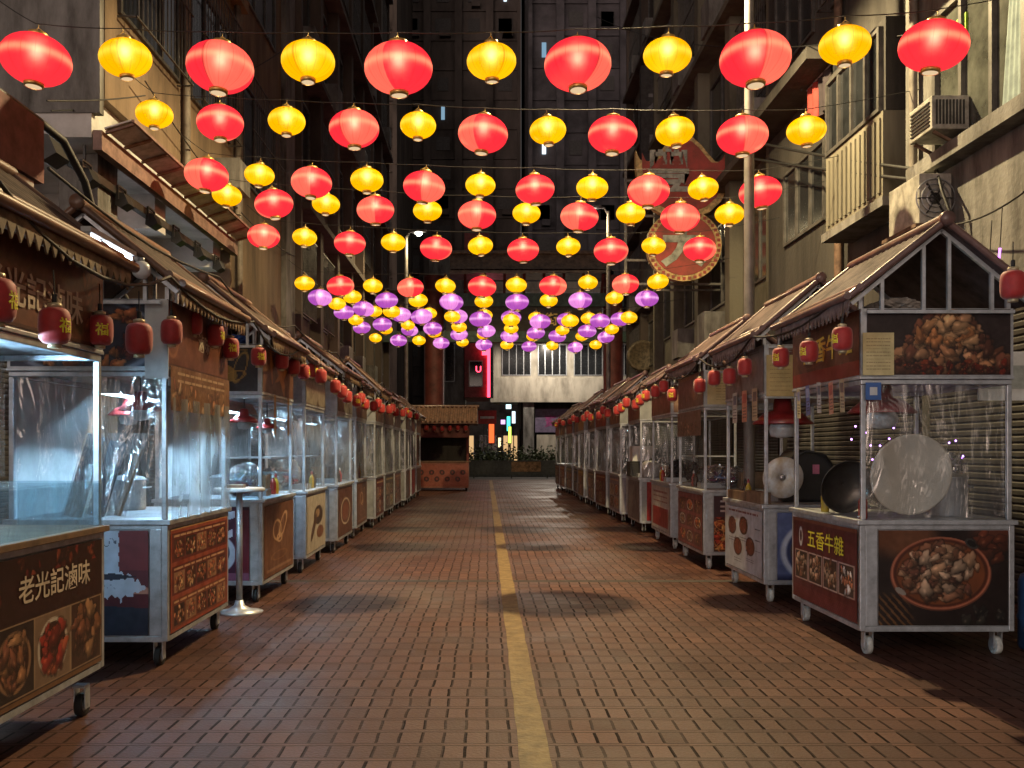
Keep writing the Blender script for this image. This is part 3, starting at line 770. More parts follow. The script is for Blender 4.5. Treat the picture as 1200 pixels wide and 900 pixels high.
layer(circ, -.06, .2, SIGNG, 'coin_rim'); layer(inset(circ, .84), -.08, .1, SIGNR, 'coin_face')
fret = MB()
for a in range(40):
    th = a*math.pi/20; c = px(801+41*math.cos(th), 288+39*math.sin(th))
    fret.box(c[0]-.035, c[0]+.035, -.075, -.061, c[1]-.035, c[1]+.035)
fret.build('fret_pattern', SIGNR, t)
lettering('豐', SIGNW, t, (*[px(783, 200)[0], -.024], px(783, 200)[1]), (1,0,0), (0,0,1), 1.05, weight=.03, depth=.02)
lettering('大', SIGNW, t, (px(800, 288)[0], -.084, px(800, 288)[1]), (1,0,0), (0,0,1), 1.0, weight=.045, depth=.02)
GREYS = mat('truss_grey', (.16, .155, .14), .6, metal=.3, var=.3)
t = thing('sign_truss', 'grey steel truss of posts, rails and braces carrying the pawnshop signboard', 'truss', (0, 17.6, 0))
mb = MB()
def bp(a, b, w=.06): mb.bar(Vector((at(*a, 17.6).x, 0, at(*a, 17.6).z)), Vector((at(*b, 17.6).x, 0, at(*b, 17.6).z)), w)
for a, b in (((733, 150), (733, 340)), ((958, 150), (958, 300)), ((872, 200), (872, 335))): bp(a, b)
for a, b in (((733, 212), (975, 206)), ((733, 253), (975, 255)), ((733, 305), (975, 307)), ((733, 333), (845, 333))): bp(a, b, .055)
for a, b in (((895, 205), (958, 255)), ((880, 300), (958, 215)), ((860, 335), (958, 260)), ((958, 255), (975, 275)), ((845, 305), (900, 255))): bp(a, b, .045)
mb.build('truss_member', GREYS, t)
mb = MB()
for x0, x1, z in ((4.0, 5.9, 5.4), (4.0, 5.9, 6.9)): mb.bar((x0, .02, z), (x1, .6, z+.1), .05)
mb.build('wall_tie', GREYS, t)
# dim vertical neon board behind it
t = thing('unlit_neon_board', 'unlit dark vertical neon board with grey tube characters above the pawnshop sign', 'sign', tuple(at(778, 170, 24)))
BD = mat('board_charcoal', (.032, .028, .028), .7, var=.4)
MB().box(-.75, .75, 0, .3, -1.6, 2.6).build('board', BD, t)
DIM = mat('dead_neon_tube', (.13, .125, .13), .5)
for i, ch in enumerate('永同'): lettering(ch, DIM, t, (0, -.004, 1.6 - i*1.75), (1,0,0), (0,0,1), 1.1)
MB().bar((.75, .15, 1.5), (3.4, .15, 1.5), .08).build('support_arm', BD, t); MB().bar((.75, .15, -.9), (3.4, .15, -.9), .08).build('support_arm', BD, t)
# coin sign further down
p = at(753, 417, 30)
t = thing('coin_sign', 'small round brown coin sign on the far corner building', 'sign', tuple(p))
MB().lathe([(0, -.1), (.50, -.1), (.52, -.12), (.62, -.12), (.64, -.05), (.64, .08), (0, .08)], 32, (0,0,0), 'y').build('disc', mat('coin_brown', (.16, .12, .07), .6, var=.5, scale=8), t)
MB().bar((.6, 0, 0), (1.6, 0, .0), .06).build('arm', BLACK, t)

# ------------------------------------------------------------ lamps
LENS = glow('street_lamp_lens', (1.0, .93, .78), 40.0, sampling=False)
POLEM = mat('grey_lamp_pole', (.20, .185, .175), .55, metal=.3, var=.25, scale=3)
def street_lamp(label, base, h, arm, energy, col, r=.075, spot=True, soft=.10):
    t = thing('street_lamp', label, 'street lamp', base)
    MB().tube([(0,0,0), (0,0,h-.6), (0,0,h)], [r*1.15, r*.9, r*.75], 14).build('pole', POLEM, t)
    MB().lathe([(r*2, 0), (r*2, .35), (r*1.3, .5)], 14).build('pole_base', POLEM, t)
    ax, ay = arm
    MB().tube([(0,0,h-.1), (ax*.4, ay*.4, h+.12), (ax, ay, h+.16)], .04, 10).build('arm', POLEM, t)
    d = Vector((ax, ay, 0)).normalized() if (ax or ay) else Vector((1,0,0))
    head = MB(); head.bar(Vector((ax, ay, h+.16)) - d*.1, Vector((ax, ay, h+.14)) + d*.55, .24, .10)
    hdo = head.build('lamp_head', POLEM, t, bevel=.03)
    c = Vector((ax, ay, h+.08)) + d*.25
    MB().lathe([(0, -.10), (.07, -.085), (.12, -.045), (.135, 0), (0, .001)], 18, (c.x, c.y, c.z)).build('lamp_lens', LENS, hdo)
    if energy:
        ld = bpy.data.lights.new('lamp_light', 'SPOT' if spot else 'POINT'); lo = bpy.data.objects.new('lamp_light', ld); COL.objects.link(lo)
        ld.energy = energy; ld.color = col; ld.shadow_soft_size = soft
        if spot: ld.spot_size = R(172); ld.spot_blend = .25
        lo.parent = t; lo.location = (c.x, c.y, c.z-.20)
    return t
WARM = (1.0, .77, .40)
street_lamp('tall grey lamp post rising behind the white-panel noodle cart', (3.38, 9.5, 0), 8.5, (-1.2, 0), LAMP_STREET, WARM, r=.065, soft=.07)
street_lamp('tall lamp post beyond the frame behind the viewer, same pattern', (3.6, -7.0, 0), 9.5, (-2.6, 0), LAMP_BEHIND, (1.0, .78, .55), soft=.6)  # unseen lamp, added to light the foreground and the cart fronts
p = at(476, 277, 27.2)
street_lamp('slim lamp post with a bright star of light past the tube-lit carts', (p.x, 27.2, 0), p.z, (.25, -.1), LAMP_FAR, WARM, r=.07, soft=.5)
p = at(713, 248, 25.0)
street_lamp('slim lamp post shining beside the pawnshop sign truss', (p.x, 25.0, 0), p.z, (-.35, 0), LAMP_FAR, WARM, r=.07, soft=.5)
street_lamp('lamp post of the cross street, mostly hidden behind the hedge end', (7.5, 45.0, 0), 9.0, (-3.2, .3), 1700.0, (1.0, .86, .70), r=.07)  # added lamp, brightens the pale corner building at the street end
# near dark red box sign on the arcade edge, with its black pipe
t = thing('hanging_box_sign', 'plain dark red box sign hung under black pipe at the arcade edge', 'sign', (-3.45, 3.2, 0))
MB().box(-.25, 0, 0, 3.25, 3.62, 4.10).build('box', mat('sign_maroon', (.20, .07, .06), .7, var=.3), t)
MB().tube([(-.1, -.5, 4.15), (-.1, 3.4, 4.15), (-.05, 3.7, 4.1), (0, 4.0, 3.85), (.12, 4.25, 3.1), (.2, 4.4, 2.9)], .035).build('pipe', BLACK, t)
MB().box(-.20, -.03, .1, 3.15, 3.50, 3.615).build('bottom_rail', ALU, t)
# floodlights on a rail under the soffit
t = thing('floodlight_rail', 'black steel rail hung under the soffit for the floodlights', 'rail', (-4.98, 7.9, 5.0))
mb = MB(); mb.box(-.05, .05, 0, 7.6, -.05, .05); mb.build('rail', BLACK, t)
mb = MB(); [mb.bar((0, y, .05), (0, y, .32), .03) for y in (1.5, 4.0, 7.2)]; mb.build('hanger', BLACK, t)
for i in range(7):
    y = 8.1 + i*.86; big = 1.1 if i == 0 else .75
    where = ['bigger, closest to the red box sign', 'second along the rail', 'third along the rail', 'fourth along the rail', 'fifth along the rail', 'sixth along the rail', 'last, closest to the green awning'][i]
    f = thing('floodlight', 'black floodlight under the soffit, ' + where, 'floodlight', (-4.95, y, 4.92), 'floodlights on the soffit rail')
    mb = MB(); mb.prism([(0, -.14), (.10, -.20), (.24, -.12), (.16, .06), (.02, .08)], lambda a, b, w: (a*big, (w-.16)*big, b*big), .32); mb.build('housing', BLACK, f)
    mb = MB(); mb.box(.03, .06, -.19*big, -.165*big, -.05*big, .20*big); mb.box(.03, .06, .165*big, .19*big, -.05*big, .20*big); mb.box(.03, .06, -.164*big, .164*big, .175*big, .20*big); mb.build('bracket', BLACK, f)
# overhead cables
def cable(p, q, sag, r, label, n=16, m=BLACKP):
    p, q = Vector(p), Vector(q)
    pts = [p.lerp(q, i/n) - Vector((0, 0, sag*4*(i/n)*(1-i/n))) for i in range(n+1)]
    return tag(MB().tube(pts, r, 6).build('overhead_cable', m), label, 'cable')
cable(at(860, 160, 15), at(1085, 200, 8.3), .05, .022, 'thick black cable running to the condenser, upper of two')
cable(at(860, 182, 15), at(1085, 212, 8.3), .03, .022, 'thick black cable running to the condenser, lower of two')
def roof_lead(x, z, y0, y1, n, label, seed):
    rr = random.Random(seed); pts = []
    for k in range(n):
        a, b, sg = y0+(y1-y0)*k/n, y0+(y1-y0)*(k+1)/n, rr.uniform(.06, .22)
        for j in range(6):
            f = j/6; pts.append((x+rr.uniform(-.01, .01), a+(b-a)*f, z-sg*4*f*(1-f)))
    tag(MB().tube(pts, .011, 6).build('power_lead', BLACKP), label, 'cable')
roof_lead(-2.14, 2.72, 3.2, 24, 12, 'black power lead sagging along the eaves of the tube-lit row', 2)
roof_lead(2.66, 2.70, 5.6, 29, 13, 'black power lead sagging along the eaves of the lamp post row', 3)
roof_lead(-2.75, 3.32, 4.6, 22, 6, 'black power lead looped over the ridges of the tube-lit row', 4)
cable(at(1200, 225, 6.6), at(1085, 262, 8.4), .12, .010, 'thin cable drooping on the concrete wall under the ledge')
cable(at(700, 20, 20), at(1130, 30, 8.2), .5, .008, 'thin wire crossing high toward the open window')
cable(at(60, 130, 8.5), at(330, 60, 16), .3, .010, 'thin wire running up from the arcade corner')
cable(at(170, 95, 9.6), at(345, 300, 18), .35, .010, 'thin wire running down along the ochre wall')
cable(at(55, 118, 6.4), at(170, 112, 8), .02, .008, 'thin black wire beside the arcade corner')

# ------------------------------------------------------------ printed panels
class Art:
    """a small raster painter in sRGB 0..255; x right, y up, both 0..1 (x in units of width)"""
    def __init__(s, w, h, bg, res=110):
        s.a = w/h; s.W = max(8, int(res*w)); s.H = max(8, int(res*h)); s.w, s.h = w, h
        s.img = np.empty((s.H, s.W, 3)); s.img[:] = bg
        xs = (np.arange(s.W)+.5)/s.W*w; ys = (np.arange(s.H)+.5)/s.H*h
        s.X, s.Y = np.meshgrid(xs, ys); s.rng = np.random.default_rng(3)
    def seed(s, k): s.rng = np.random.default_rng(k); return s
    def mask(s, m, col, a=1.0):
        m = (np.clip(m, 0, 1)*a)[..., None]; s.img = s.img*(1-m) + np.asarray(col, float)*m; return s
    def rect(s, x0, y0, x1, y1, col, a=1.0):
        return s.mask(((s.X>=x0*s.w)&(s.X<=x1*s.w)&(s.Y>=y0*s.h)&(s.Y<=y1*s.h)).astype(float), col, a)
    def ell(s, cx, cy, rx, ry, col, ang=0, a=1.0, inner=0.0, soft=.06):
        """cx, cy 0..1; rx, ry in metres"""
        dx, dy = s.X-cx*s.w, s.Y-cy*s.h; c, k = math.cos(ang), math.sin(ang)
        d = np.sqrt(((dx*c+dy*k)/rx)**2 + ((-dx*k+dy*c)/ry)**2)
        m = np.clip((1-d)/soft, 0, 1)
        if inner: m = m*np.clip((d-inner)/soft, 0, 1)
        return s.mask(m, col, a)
    def chunks(s, n, box, pal, r0, r1, shape=None, relief=.55):
        """n pieces of food photographed close up; shape(x, y) limits where they lie"""
        g = s.rng; x0, y0, x1, y1 = box; k = 0; tries = 0
        while k < n and tries < n*12:
            tries += 1
            cx, cy = g.uniform(x0, x1), g.uniform(y0, y1)
            if shape and not shape(cx, cy): continue
            k += 1
            rx = g.uniform(r0, r1); ry = rx*g.uniform(.4, .8); an = g.uniform(0, 3.14)
            col = np.asarray(pal[g.integers(len(pal))], float)*g.uniform(.75, 1.15)
            dx, dy = s.X-cx*s.w, s.Y-cy*s.h; c, q = math.cos(an), math.sin(an)
            u, v = (dx*c+dy*q)/rx, (-dx*q+dy*c)/ry
            d = np.sqrt(u*u+v*v) + .16*np.sin(3*np.arctan2(v, u)+g.uniform(0, 6)) + .07*np.sin(7*np.arctan2(v, u))
            m = np.clip((1-d)/.18, 0, 1)
            sh = np.clip(1.05 + relief*(dy/rx*.8 - dx/rx*.35) - .35*np.clip(d, 0, 1)**3, .25, 1.6)
            hi = np.clip(1-np.sqrt((u+.2)**2+(v-.25)**2)/.35, 0, 1)*.5
            rim = np.clip(1-np.abs(d-1.05)/.16, 0, 1)*.6
            s.img = s.img*(1-rim[..., None]*.6)
            cc = col[None, None]*sh[..., None] + hi[..., None]*np.array([120., 100., 80.])
            s.img = s.img*(1-m[..., None]) + cc*m[..., None]
        return s
    def grain(s, amp=10, n=8):
        g = s.rng; 
        for k in (3, n, n*3):
            a = g.normal(size=(k+2, int(k*s.a)+3))
            yi = np.linspace(0, a.shape[0]-1.001, s.H); xi = np.linspace(0, a.shape[1]-1.001, s.W)
            y0 = yi.astype(int); x0 = xi.astype(int); fy = (yi-y0)[:, None]; fx = (xi-x0)[None]
            z = (a[y0][:, x0]*(1-fy)*(1-fx) + a[y0+1][:, x0]*fy*(1-fx) + a[y0][:, x0+1]*(1-fy)*fx + a[y0+1][:, x0+1]*fy*fx)
            s.img = s.img + z[..., None]*amp*.6
        return s
    def lines(s, n, box, col, th=.004):
        """rows of small unreadable print: short dashes"""
        g = s.rng; x0, y0, x1, y1 = box
        for i in range(n):
            y = y1 - (y1-y0)*(i+.5)/n; x = x0
            while x < x1:
                w = g.uniform(.3, 1)*(x1-x0)/6; s.rect(x, y-th/s.h, min(x1, x+w), y+th/s.h, col, .8); x += w + .12*(x1-x0)/6
        return s
    def place(s, name, parent, o, right, up):
        r, u = Vector(right), Vector(up); o = Vector(o); nrm = r.cross(u)
        vs = []; W, H = s.W, s.H
        for j in range(H+1):
            for i in range(W+1):
                vs.append(o + r*(s.w*i/W) + u*(s.h*j/H) + nrm*.004)
        n0 = len(vs)
        vs += [o, o+r*s.w, o+r*s.w+u*s.h, o+u*s.h]
        fs = [(j*(W+1)+i, j*(W+1)+i+1, (j+1)*(W+1)+i+1, (j+1)*(W+1)+i) for j in range(H) for i in range(W)]
        me = bpy.data.meshes.new(name); me.from_pydata([tuple(v) for v in vs[:n0]], [], fs)
        lin = srgb(np.clip(s.img, 0, 255)).reshape(-1, 3)
        at_ = me.color_attributes.new('print', 'FLOAT_COLOR', 'CORNER')
        buf = np.ones((len(fs)*4, 4), dtype=np.float32); buf[:, :3] = np.repeat(lin, 4, axis=0)
        at_.data.foreach_set('color', buf.ravel())
        me.materials.append(printed()); me.update()
        ob = bpy.data.objects.new(name, me); COL.objects.link(ob); ob.parent = parent
        return ob

MEAT = [(128,82,56),(104,62,44),(150,104,72),(84,48,36),(166,122,88),(116,70,52)]
STEW = [(146,102,76),(124,82,60),(166,128,98),(100,62,48),(176,146,120)]
NOOD = [(190,80,40),(210,120,60),(160,50,30),(220,160,90)]
def photo(A, x0, y0, x1, y1, pal, seed, bg=(40,24,20), bowl=None):
    """a food photograph set into a panel"""
    A.rect(x0, y0, x1, y1, bg)
    cx, cy = (x0+x1)/2, (y0+y1)/2; rx, ry = (x1-x0)*A.w*.42, (y1-y0)*A.h*.42
    if bowl: A.ell(cx, cy, rx*1.08, ry*1.05, bowl); A.ell(cx, cy, rx*.92, ry*.9, (60,30,20))
    A.seed(seed)
    A.chunks(34, (x0+.01, y0+.01, x1-.01, y1-.01), pal, min(rx, ry)*.22, min(rx, ry)*.48,
             shape=lambda x, y: ((x-cx)*A.w/rx)**2 + ((y-cy)*A.h/ry)**2 < (.72 if bowl else 1.05))
    return A
# ---- the panels' art
def art_beef_pot(w, h):
    A = Art(w, h, (34,22,20), 150); A.seed(1)
    A.mask(np.clip((A.Y/h-.68+.25*(A.X/w))*6, 0, 1)*np.clip((.5-A.X/w)*8, 0, 1), (120,70,40), .8)      # cinnamon log
    A.mask(np.clip((A.Y/h-.35-.75*(A.X/w-.45))*7, 0, 1)*np.clip((A.X/w-.68)*9, 0, 1), (105,50,32), .8)
    for i in range(26):
        A.mask((np.abs(((A.X*.8+A.Y*.7)/.045) % 1-.5) < .18)*np.clip((.30-A.X/w-.2*(A.Y/h))*12, 0, 1)*np.clip((.36-A.Y/h)*10, 0, 1), (120,82,48), .07)
    A.grain(6)
    A.ell(.48, .54, w*.395, h*.39, (120,60,40)); A.ell(.48, .55, w*.37, h*.36, (58,26,18)); A.ell(.48, .55, w*.355, h*.345, (120,66,38))
    A.ell(.48, .55, w*.39, h*.385, (186,112,84), inner=.93, soft=.03)
    A.chunks(110, (.14, .26, .82, .84), STEW, .03, .075, shape=lambda x, y: ((x-.48)/.295)**2 + ((y-.55)/.275)**2 < 1)
    A.ell(.48, .54, w*.395, h*.39, (150,88,66), inner=.955, soft=.03); A.ell(.48, .56, w*.378, h*.372, (196,132,104), inner=.985, soft=.015)
    A.ell(.72, .86, w*.06, h*.05, (60,56,54), ang=-.5); A.ell(.72, .86, w*.04, h*.03, (20,16,15), ang=-.5)
    A.ell(.17, .36, w*.05, h*.03, (150,140,130), ang=-.6)
    A.seed(4).chunks(10, (.62, .02, .98, .16), [(34,30,28),(58,52,46)], .02, .05)
    A.seed(5).chunks(7, (.80, .70, .97, .95), [(96,46,30),(74,36,24)], .04, .09)
    return A
def art_stew_heap(w, h):
    A = Art(w, h, (46,34,34), 150); A.seed(2).grain(6)
    A.chunks(230, (.0, .0, 1, 1), MEAT, .03, .085, shape=lambda x, y: y < .16 + .80*math.exp(-((x-.55)/.30)**2) + .05*math.sin(x*20))
    A.chunks(60, (.1, .5, .9, .95), [(196,140,92),(170,110,66),(204,156,110)], .03, .075, shape=lambda x, y: y < .10 + .80*math.exp(-((x-.55)/.28)**2))
    A.mask(np.clip((.14-A.Y/h)*7, 0, 1), (30,14,10), .8)
    A.seed(9).chunks(50, (.05, .0, .97, .2), [(90,30,18),(130,54,30),(60,20,14)], .015, .04)
    return A
def art_menu_strip(w, h, bg=(86,22,32)):
    A = Art(w, h, bg, 170); A.seed(5).grain(5)
    A.mask((np.sin(A.X*160)*np.sin(A.Y*160) > .3)*(A.Y/h < .16), (150,60,50), .5)
    for i, s in enumerate((11, 12, 13, 14)):
        x0 = .05+i*.235; A.rect(x0-.012, .24, x0+.212, .60, (176,150,140)); photo(A, x0, .255, x0+.2, .585, STEW if i < 3 else [(230,220,210),(200,120,80)], s, bg=(56,40,36))
    A.ell(.14, .77, .05, .09, (190,190,190)); A.ell(.14, .78, .028, .05, (70,30,34))
    A.rect(0, .96, 1, 1, (120,60,40))
    return A
def art_roast(w, h):      # brown front panel with three photographs under a dark band
    A = Art(w, h, (60,34,28), 130); A.seed(7).grain(5)
    A.rect(0, .56, 1, 1, (44,18,16)); 
    A.seed(3).chunks(70, (.02, .64, .98, .98), [(110,34,28),(84,26,22),(124,54,36),(70,30,24)], .02, .05)
    A.rect(.44, .59, .96, .86, (50,22,18), .92)
    for i, (x0, x1, b) in enumerate(((.0, .19, None), (.2, .39, (196,180,160)), (.4, .59, (150,110,80)), (.6, .79, (200,186,170)), (.8, .99, None))):
        A.rect(x0-.008, .04, x1+.008, .555, (150,122,96)); photo(A, x0, .05, x1, .545, MEAT if i % 2 == 0 else [(140,44,34),(166,80,54),(120,40,30)], 20+i, bg=[(50,34,28),(120,90,70),(44,30,26),(130,104,84),(70,44,34)][i], bowl=b)
    A.rect(0, 0, 1, .035, (120,84,54))
    return A
def art_brownsign(w, h, bg=(104,60,42)):
    A = Art(w, h, bg, 110); A.seed(8).grain(9)
    A.ell(.06, .55, .16, .2, (140,92,66), inner=.8); A.ell(.95, .6, .10, .14, (140,92,66), inner=.75)
    A.rect(0, 0, 1, .05, (70,38,28)); A.seed(4).chunks(10, (.82, .1, .99, .8), [(140,88,60),(120,70,46)], .03, .06)
    return A
def art_bowl(w, h):
    A = Art(w, h, (40,48,70), 120); A.seed(6).grain(6)
    A.ell(.5, .42, w*.52, h*.60, (150,160,180)); A.ell(.5, .44, w*.48, h*.55, (66,60,70))
    A.chunks(95, (.05, .02, .95, .95), [(170,96,56),(120,50,36),(196,120,70),(90,36,30)], .03, .06, shape=lambda x, y: ((x-.5)/.46)**2 + ((y-.45)/.5)**2 < 1)
    return A
def art_menugrid(w, h):
    A = Art(w, h, (150,70,50), 130); A.seed(10).grain(8)
    for r in range(3):
        y0 = .03 + r*.325; A.rect(.02, y0, .98, y0+.28, (96,34,28) if r else (120,60,42))
        for i in range(5): photo(A, .05+i*.185, y0+.025, .05+i*.185+.165, y0+.215, [(190,120,80),(150,70,50),(110,40,34),(200,160,120)], 30+r*5+i, bg=[(46,26,22), (150,110,84), (70,34,28)][(i+r) % 3])
        A.lines(1, (.05, y0+.225, .95, y0+.275), (220,180,140), .008)
    A.rect(0, .985, 1, 1, (190,140,90))
    return A
def art_torn(w, h):
    A = Art(w, h, (46,52,66), 150); A.seed(11).grain(5)
    U = (A.X/w-.42)/.56; V = A.Y/h
    j = .025*np.sin(A.X*60)+.018*np.sin(A.X*131+1)+.015*np.sin(A.Y*90)
    A.mask((V > .30-.04*U).astype(float), (96,44,50)); A.mask(((V > .62) & (U > .55)).astype(float), (120,54,56))
    A.mask(((V > .40) & (V+.2*U < .66) & (U > .58)).astype(float), (206,150,124), .85)
    A.mask(((V+j > .33+.10*U) & (U+j < .66)).astype(float), (196,204,218))
    A.mask(((V+j > .36) & (V-j < .58) & (U+j < .98-1.5*np.abs(V-.46))).astype(float), (206,210,222))
    A.mask((np.abs(V-.80-.16*U+j*.8) < .006).astype(float)*(U < .62), (70,70,84), .8)
    A.mask((np.abs(U-.30-.4*(V-.6)+j*.6) < .008).astype(float)*(V > .42), (120,124,140), .8)
    A.mask((np.abs(V-.62+.3*U+j) < .004).astype(float)*(U < .6), (130,134,150), .8)
    A.mask(((np.abs(V-.56) < .035-.1*np.abs(U-.55))).astype(float), (40,40,52), .9)
    return A
def art_purpleplate(w, h):
    A = Art(w, h, (70,22,48), 120); A.seed(12).grain(6)
    A.mask(np.clip((.7-A.X/w)*9, 0, 1), (70,62,90), .5); A.ell(.62, .36, w*.24, h*.28, (200,206,220)); A.ell(.60, .38, w*.19, h*.22, (60,60,90))
    A.mask((np.abs(A.Y/h-.52-.6*(A.X/w-.6)) < .05)*(A.X/w < .82), (214,214,226)); A.ell(.78, .88, w*.18, h*.05, (200,206,220), ang=.3); A.rect(.84, .08, 1, .95, (110,30,44))
    A.rect(0, .0, 1, .10, (140,84,110))
    return A
def art_swirl(w, h, bg=(104,66,46), c=(190,150,116)):
    A = Art(w, h, bg, 110); A.seed(13).grain(8)
    A.ell(.42, .62, w*.15, h*.16, c, inner=.72); A.ell(.62, .68, w*.17, h*.13, c, inner=.72, ang=.5); A.ell(.5, .50, w*.10, h*.07, c, inner=.6)
    A.rect(.08, .06, .92, .1, c, .4); A.ell(.5, .25, w*.3, h*.07, (130,90,64), inner=.7)
    return A
def art_darkswirl(w, h):
    A = Art(w, h, (170,160,146), 110); A.seed(14).grain(8)
    A.ell(.6, .62, w*.25, h*.18, (60,44,36)); A.ell(.55, .66, w*.12, h*.08, (150,120,90)); A.ell(.35, .42, w*.2, h*.10, (76,54,44), ang=.6); A.ell(.7, .3, w*.2, h*.12, (110,70,50))
    return A
def art_ring(w, h):
    A = Art(w, h, (92,56,42), 100); A.seed(15).grain(8)
    A.ell(.5, .5, w*.36, h*.30, (196,180,160), inner=.82); A.ell(.5, .5, w*.25, h*.2, (120,70,50)); return A
def art_bowls(w, h):
    A = Art(w, h, (186,190,196), 140); A.seed(16).grain(4)
    for i, (cx, cy) in enumerate(((.2, .68), (.52, .72), (.36, .36), (.70, .42))):
        A.ell(cx, cy, w*.12, h*.15, (70,42,34)); A.ell(cx, cy, w*.10, h*.125, (120,58,40)); A.seed(40+i).chunks(14, (cx-.1, cy-.12, cx+.1, cy+.12), MEAT, .012, .03)
        A.lines(2, (cx-.1, cy-.26, cx+.1, cy-.18), (70,70,76), .004)
    A.lines(3, (.82, .3, .96, .8), (60,60,70), .006); A.lines(1, (.1, .9, .9, .97), (110,40,40), .01)
    return A
def art_bigpot(w, h):
    A = Art(w, h, (92,104,146), 110); A.seed(17).grain(6)
    A.ell(.62, .42, w*.60, h*.54, (196,204,220)); A.ell(.62, .42, w*.53, h*.47, (66,74,110)); A.ell(.64, .42, w*.50, h*.43, (104,90,76))
    A.ell(.64, .40, w*.40, h*.34, (120,104,86)); A.mask(np.clip((.10-A.Y/h)*12, 0, 1), (40,46,80)); return A
def art_pinkgrid(w, h):
    A = Art(w, h, (120,64,66), 120); A.seed(18).grain(8)
    for i in range(3):
        for j in range(3): photo(A, .06+i*.31, .06+j*.3, .06+i*.31+.27, .06+j*.3+.24, [NOOD, STEW, MEAT][(i+j) % 3], 50+i*3+j, bg=(80,40,40), bowl=(200,196,190) if (i+j) % 2 else None)
    return A
def art_noodles(w, h):
    A = Art(w, h, (90,40,28), 120); A.seed(19).grain(8)
    A.chunks(70, (0, .0, 1, .62), NOOD, .03, .08); 
    for i in range(30): 
        cx, cy = A.rng.uniform(0, 1), A.rng.uniform(.05, .5); A.ell(cx, cy, .16, .07, (214,140,76), ang=A.rng.uniform(0, 3), inner=.86)
    A.rect(0, .62, 1, 1, (70,46,52)); A.lines(3, (.1, .68, .9, .95), (220,200,190), .012); return A
def art_whitered(w, h):
    A = Art(w, h, (176,168,160), 100); A.seed(21).grain(8); A.rect(.08, .08, .92, .52, (150,40,36)); A.lines(3, (.12, .6, .88, .92), (120,40,36), .012); return A
def art_flat(bg, c2, seed):
    def f(w, h):
        A = Art(w, h, bg, 80); A.seed(seed).grain(9)
        g = A.rng
        for i in range(5):
            A.ell(g.uniform(.15, .85), g.uniform(.2, .8), w*g.uniform(.08, .22), h*g.uniform(.06, .16), c2, ang=g.uniform(0, 3), inner=g.choice([0, .75]), a=.8)
        A.lines(2, (.1, .86, .9, .96), c2, .01); return A
    return f
def art_grid(bg, pals, seed, nx=3, ny=2, title=(220, 190, 130)):
    def f(w, h):
        A = Art(w, h, bg, 90); A.seed(seed).grain(8); A.lines(1, (.08, .86, .92, .97), title, .018)
        for i in range(nx):
            for j in range(ny):
                x0, y0 = .05+i*.92/nx, .06+j*.78/ny
                photo(A, x0, y0, x0+.92/nx-.04, y0+.78/ny-.05, pals[(i+j*2) % len(pals)], seed*7+i*3+j, bg=[(60,34,28),(170,150,130),(90,30,30)][(i+j) % 3], bowl=(206,200,190) if (i*2+j) % 3 == 0 else None)
        return A
    return f
GREENS = [(70,110,50),(110,140,70),(190,60,40),(200,180,120)]
def art_paper(w, h, bg=(206,190,140), ink=(150,130,90), n=10):
    A = Art(w, h, bg, 260); A.seed(23).grain(4); A.lines(n, (.12, .1, .88, .9), ink, .0035); return A
def art_price(i):
    bgs = [(196,176,140), (214,150,120), (206,204,196), (120,130,180), (200,190,150)]
    def f(w, h):
        A = Art(w, h, bgs[i % 5], 260); A.seed(60+i).grain(6)
        A.lines(4, (.15, .1, .85, .5), (70,50,46), .006); A.rect(.15, .6, .85, .9, [(70,50,60),(170,60,50),(60,60,80),(210,210,220),(110,120,190)][i % 5], .7); return A
    return f

# ------------------------------------------------------------ stall builder
TILE_L = mat('brown_roof_tile', (.085, .052, .038), .8, var=.45, scale=5)
TILE_R = mat('mauve_roof_tile', (.105, .068, .062), .8, var=.4, scale=5)
TRIM_L = mat('brown_scallop', (.24, .16, .09), .6, var=.4, scale=12)
TRIM_R = mat('mauve_scallop', (.19, .14, .135), .6, var=.35, scale=12)
ROLL_L = mat('copper_brown_roll', (.15, .075, .045), .4, var=.35, scale=5, coat=.25)
ROLL_R = mat('dusty_rose_roll', (.17, .10, .092), .4, var=.35, scale=5, coat=.3)
GREYB = mat('grey_cabinet', (.34, .35, .36), .5, metal=.2, var=.25, scale=3)
LILAC = mat('lilac_cabinet', (.30, .28, .33), .5, var=.25, scale=3)
REDB = mat('red_cabinet', (.38, .05, .04), .5, var=.3, scale=3)
WHITEP = mat('dirty_white_panel', (.62, .63, .63), .5, var=.2, scale=3)
TYRE = mat('tyre_black', (.02, .02, .02), .7); RIMW = mat('caster_white', (.62, .62, .58), .45, var=.25, scale=20)
WOOD = mat('brown_edge', (.20, .12, .07), .5, var=.3)
CREAMTXT = mat('cream_letters', (.62, .50, .38), .5, var=.2); YELTXT = mat('yellow_letters', (.78, .66, .04), .5, var=.1)
GOLDTXT = mat('gold_letters', (.75, .46, .06), .5, var=.1)
FILM = plastic_film(); FILMB = plastic_film('milky_film', (.78, .83, .86), .27, .20, .55)
REDSHADE = mat('red_enamel', (.35, .03, .03), .3, var=.25, coat=.5)

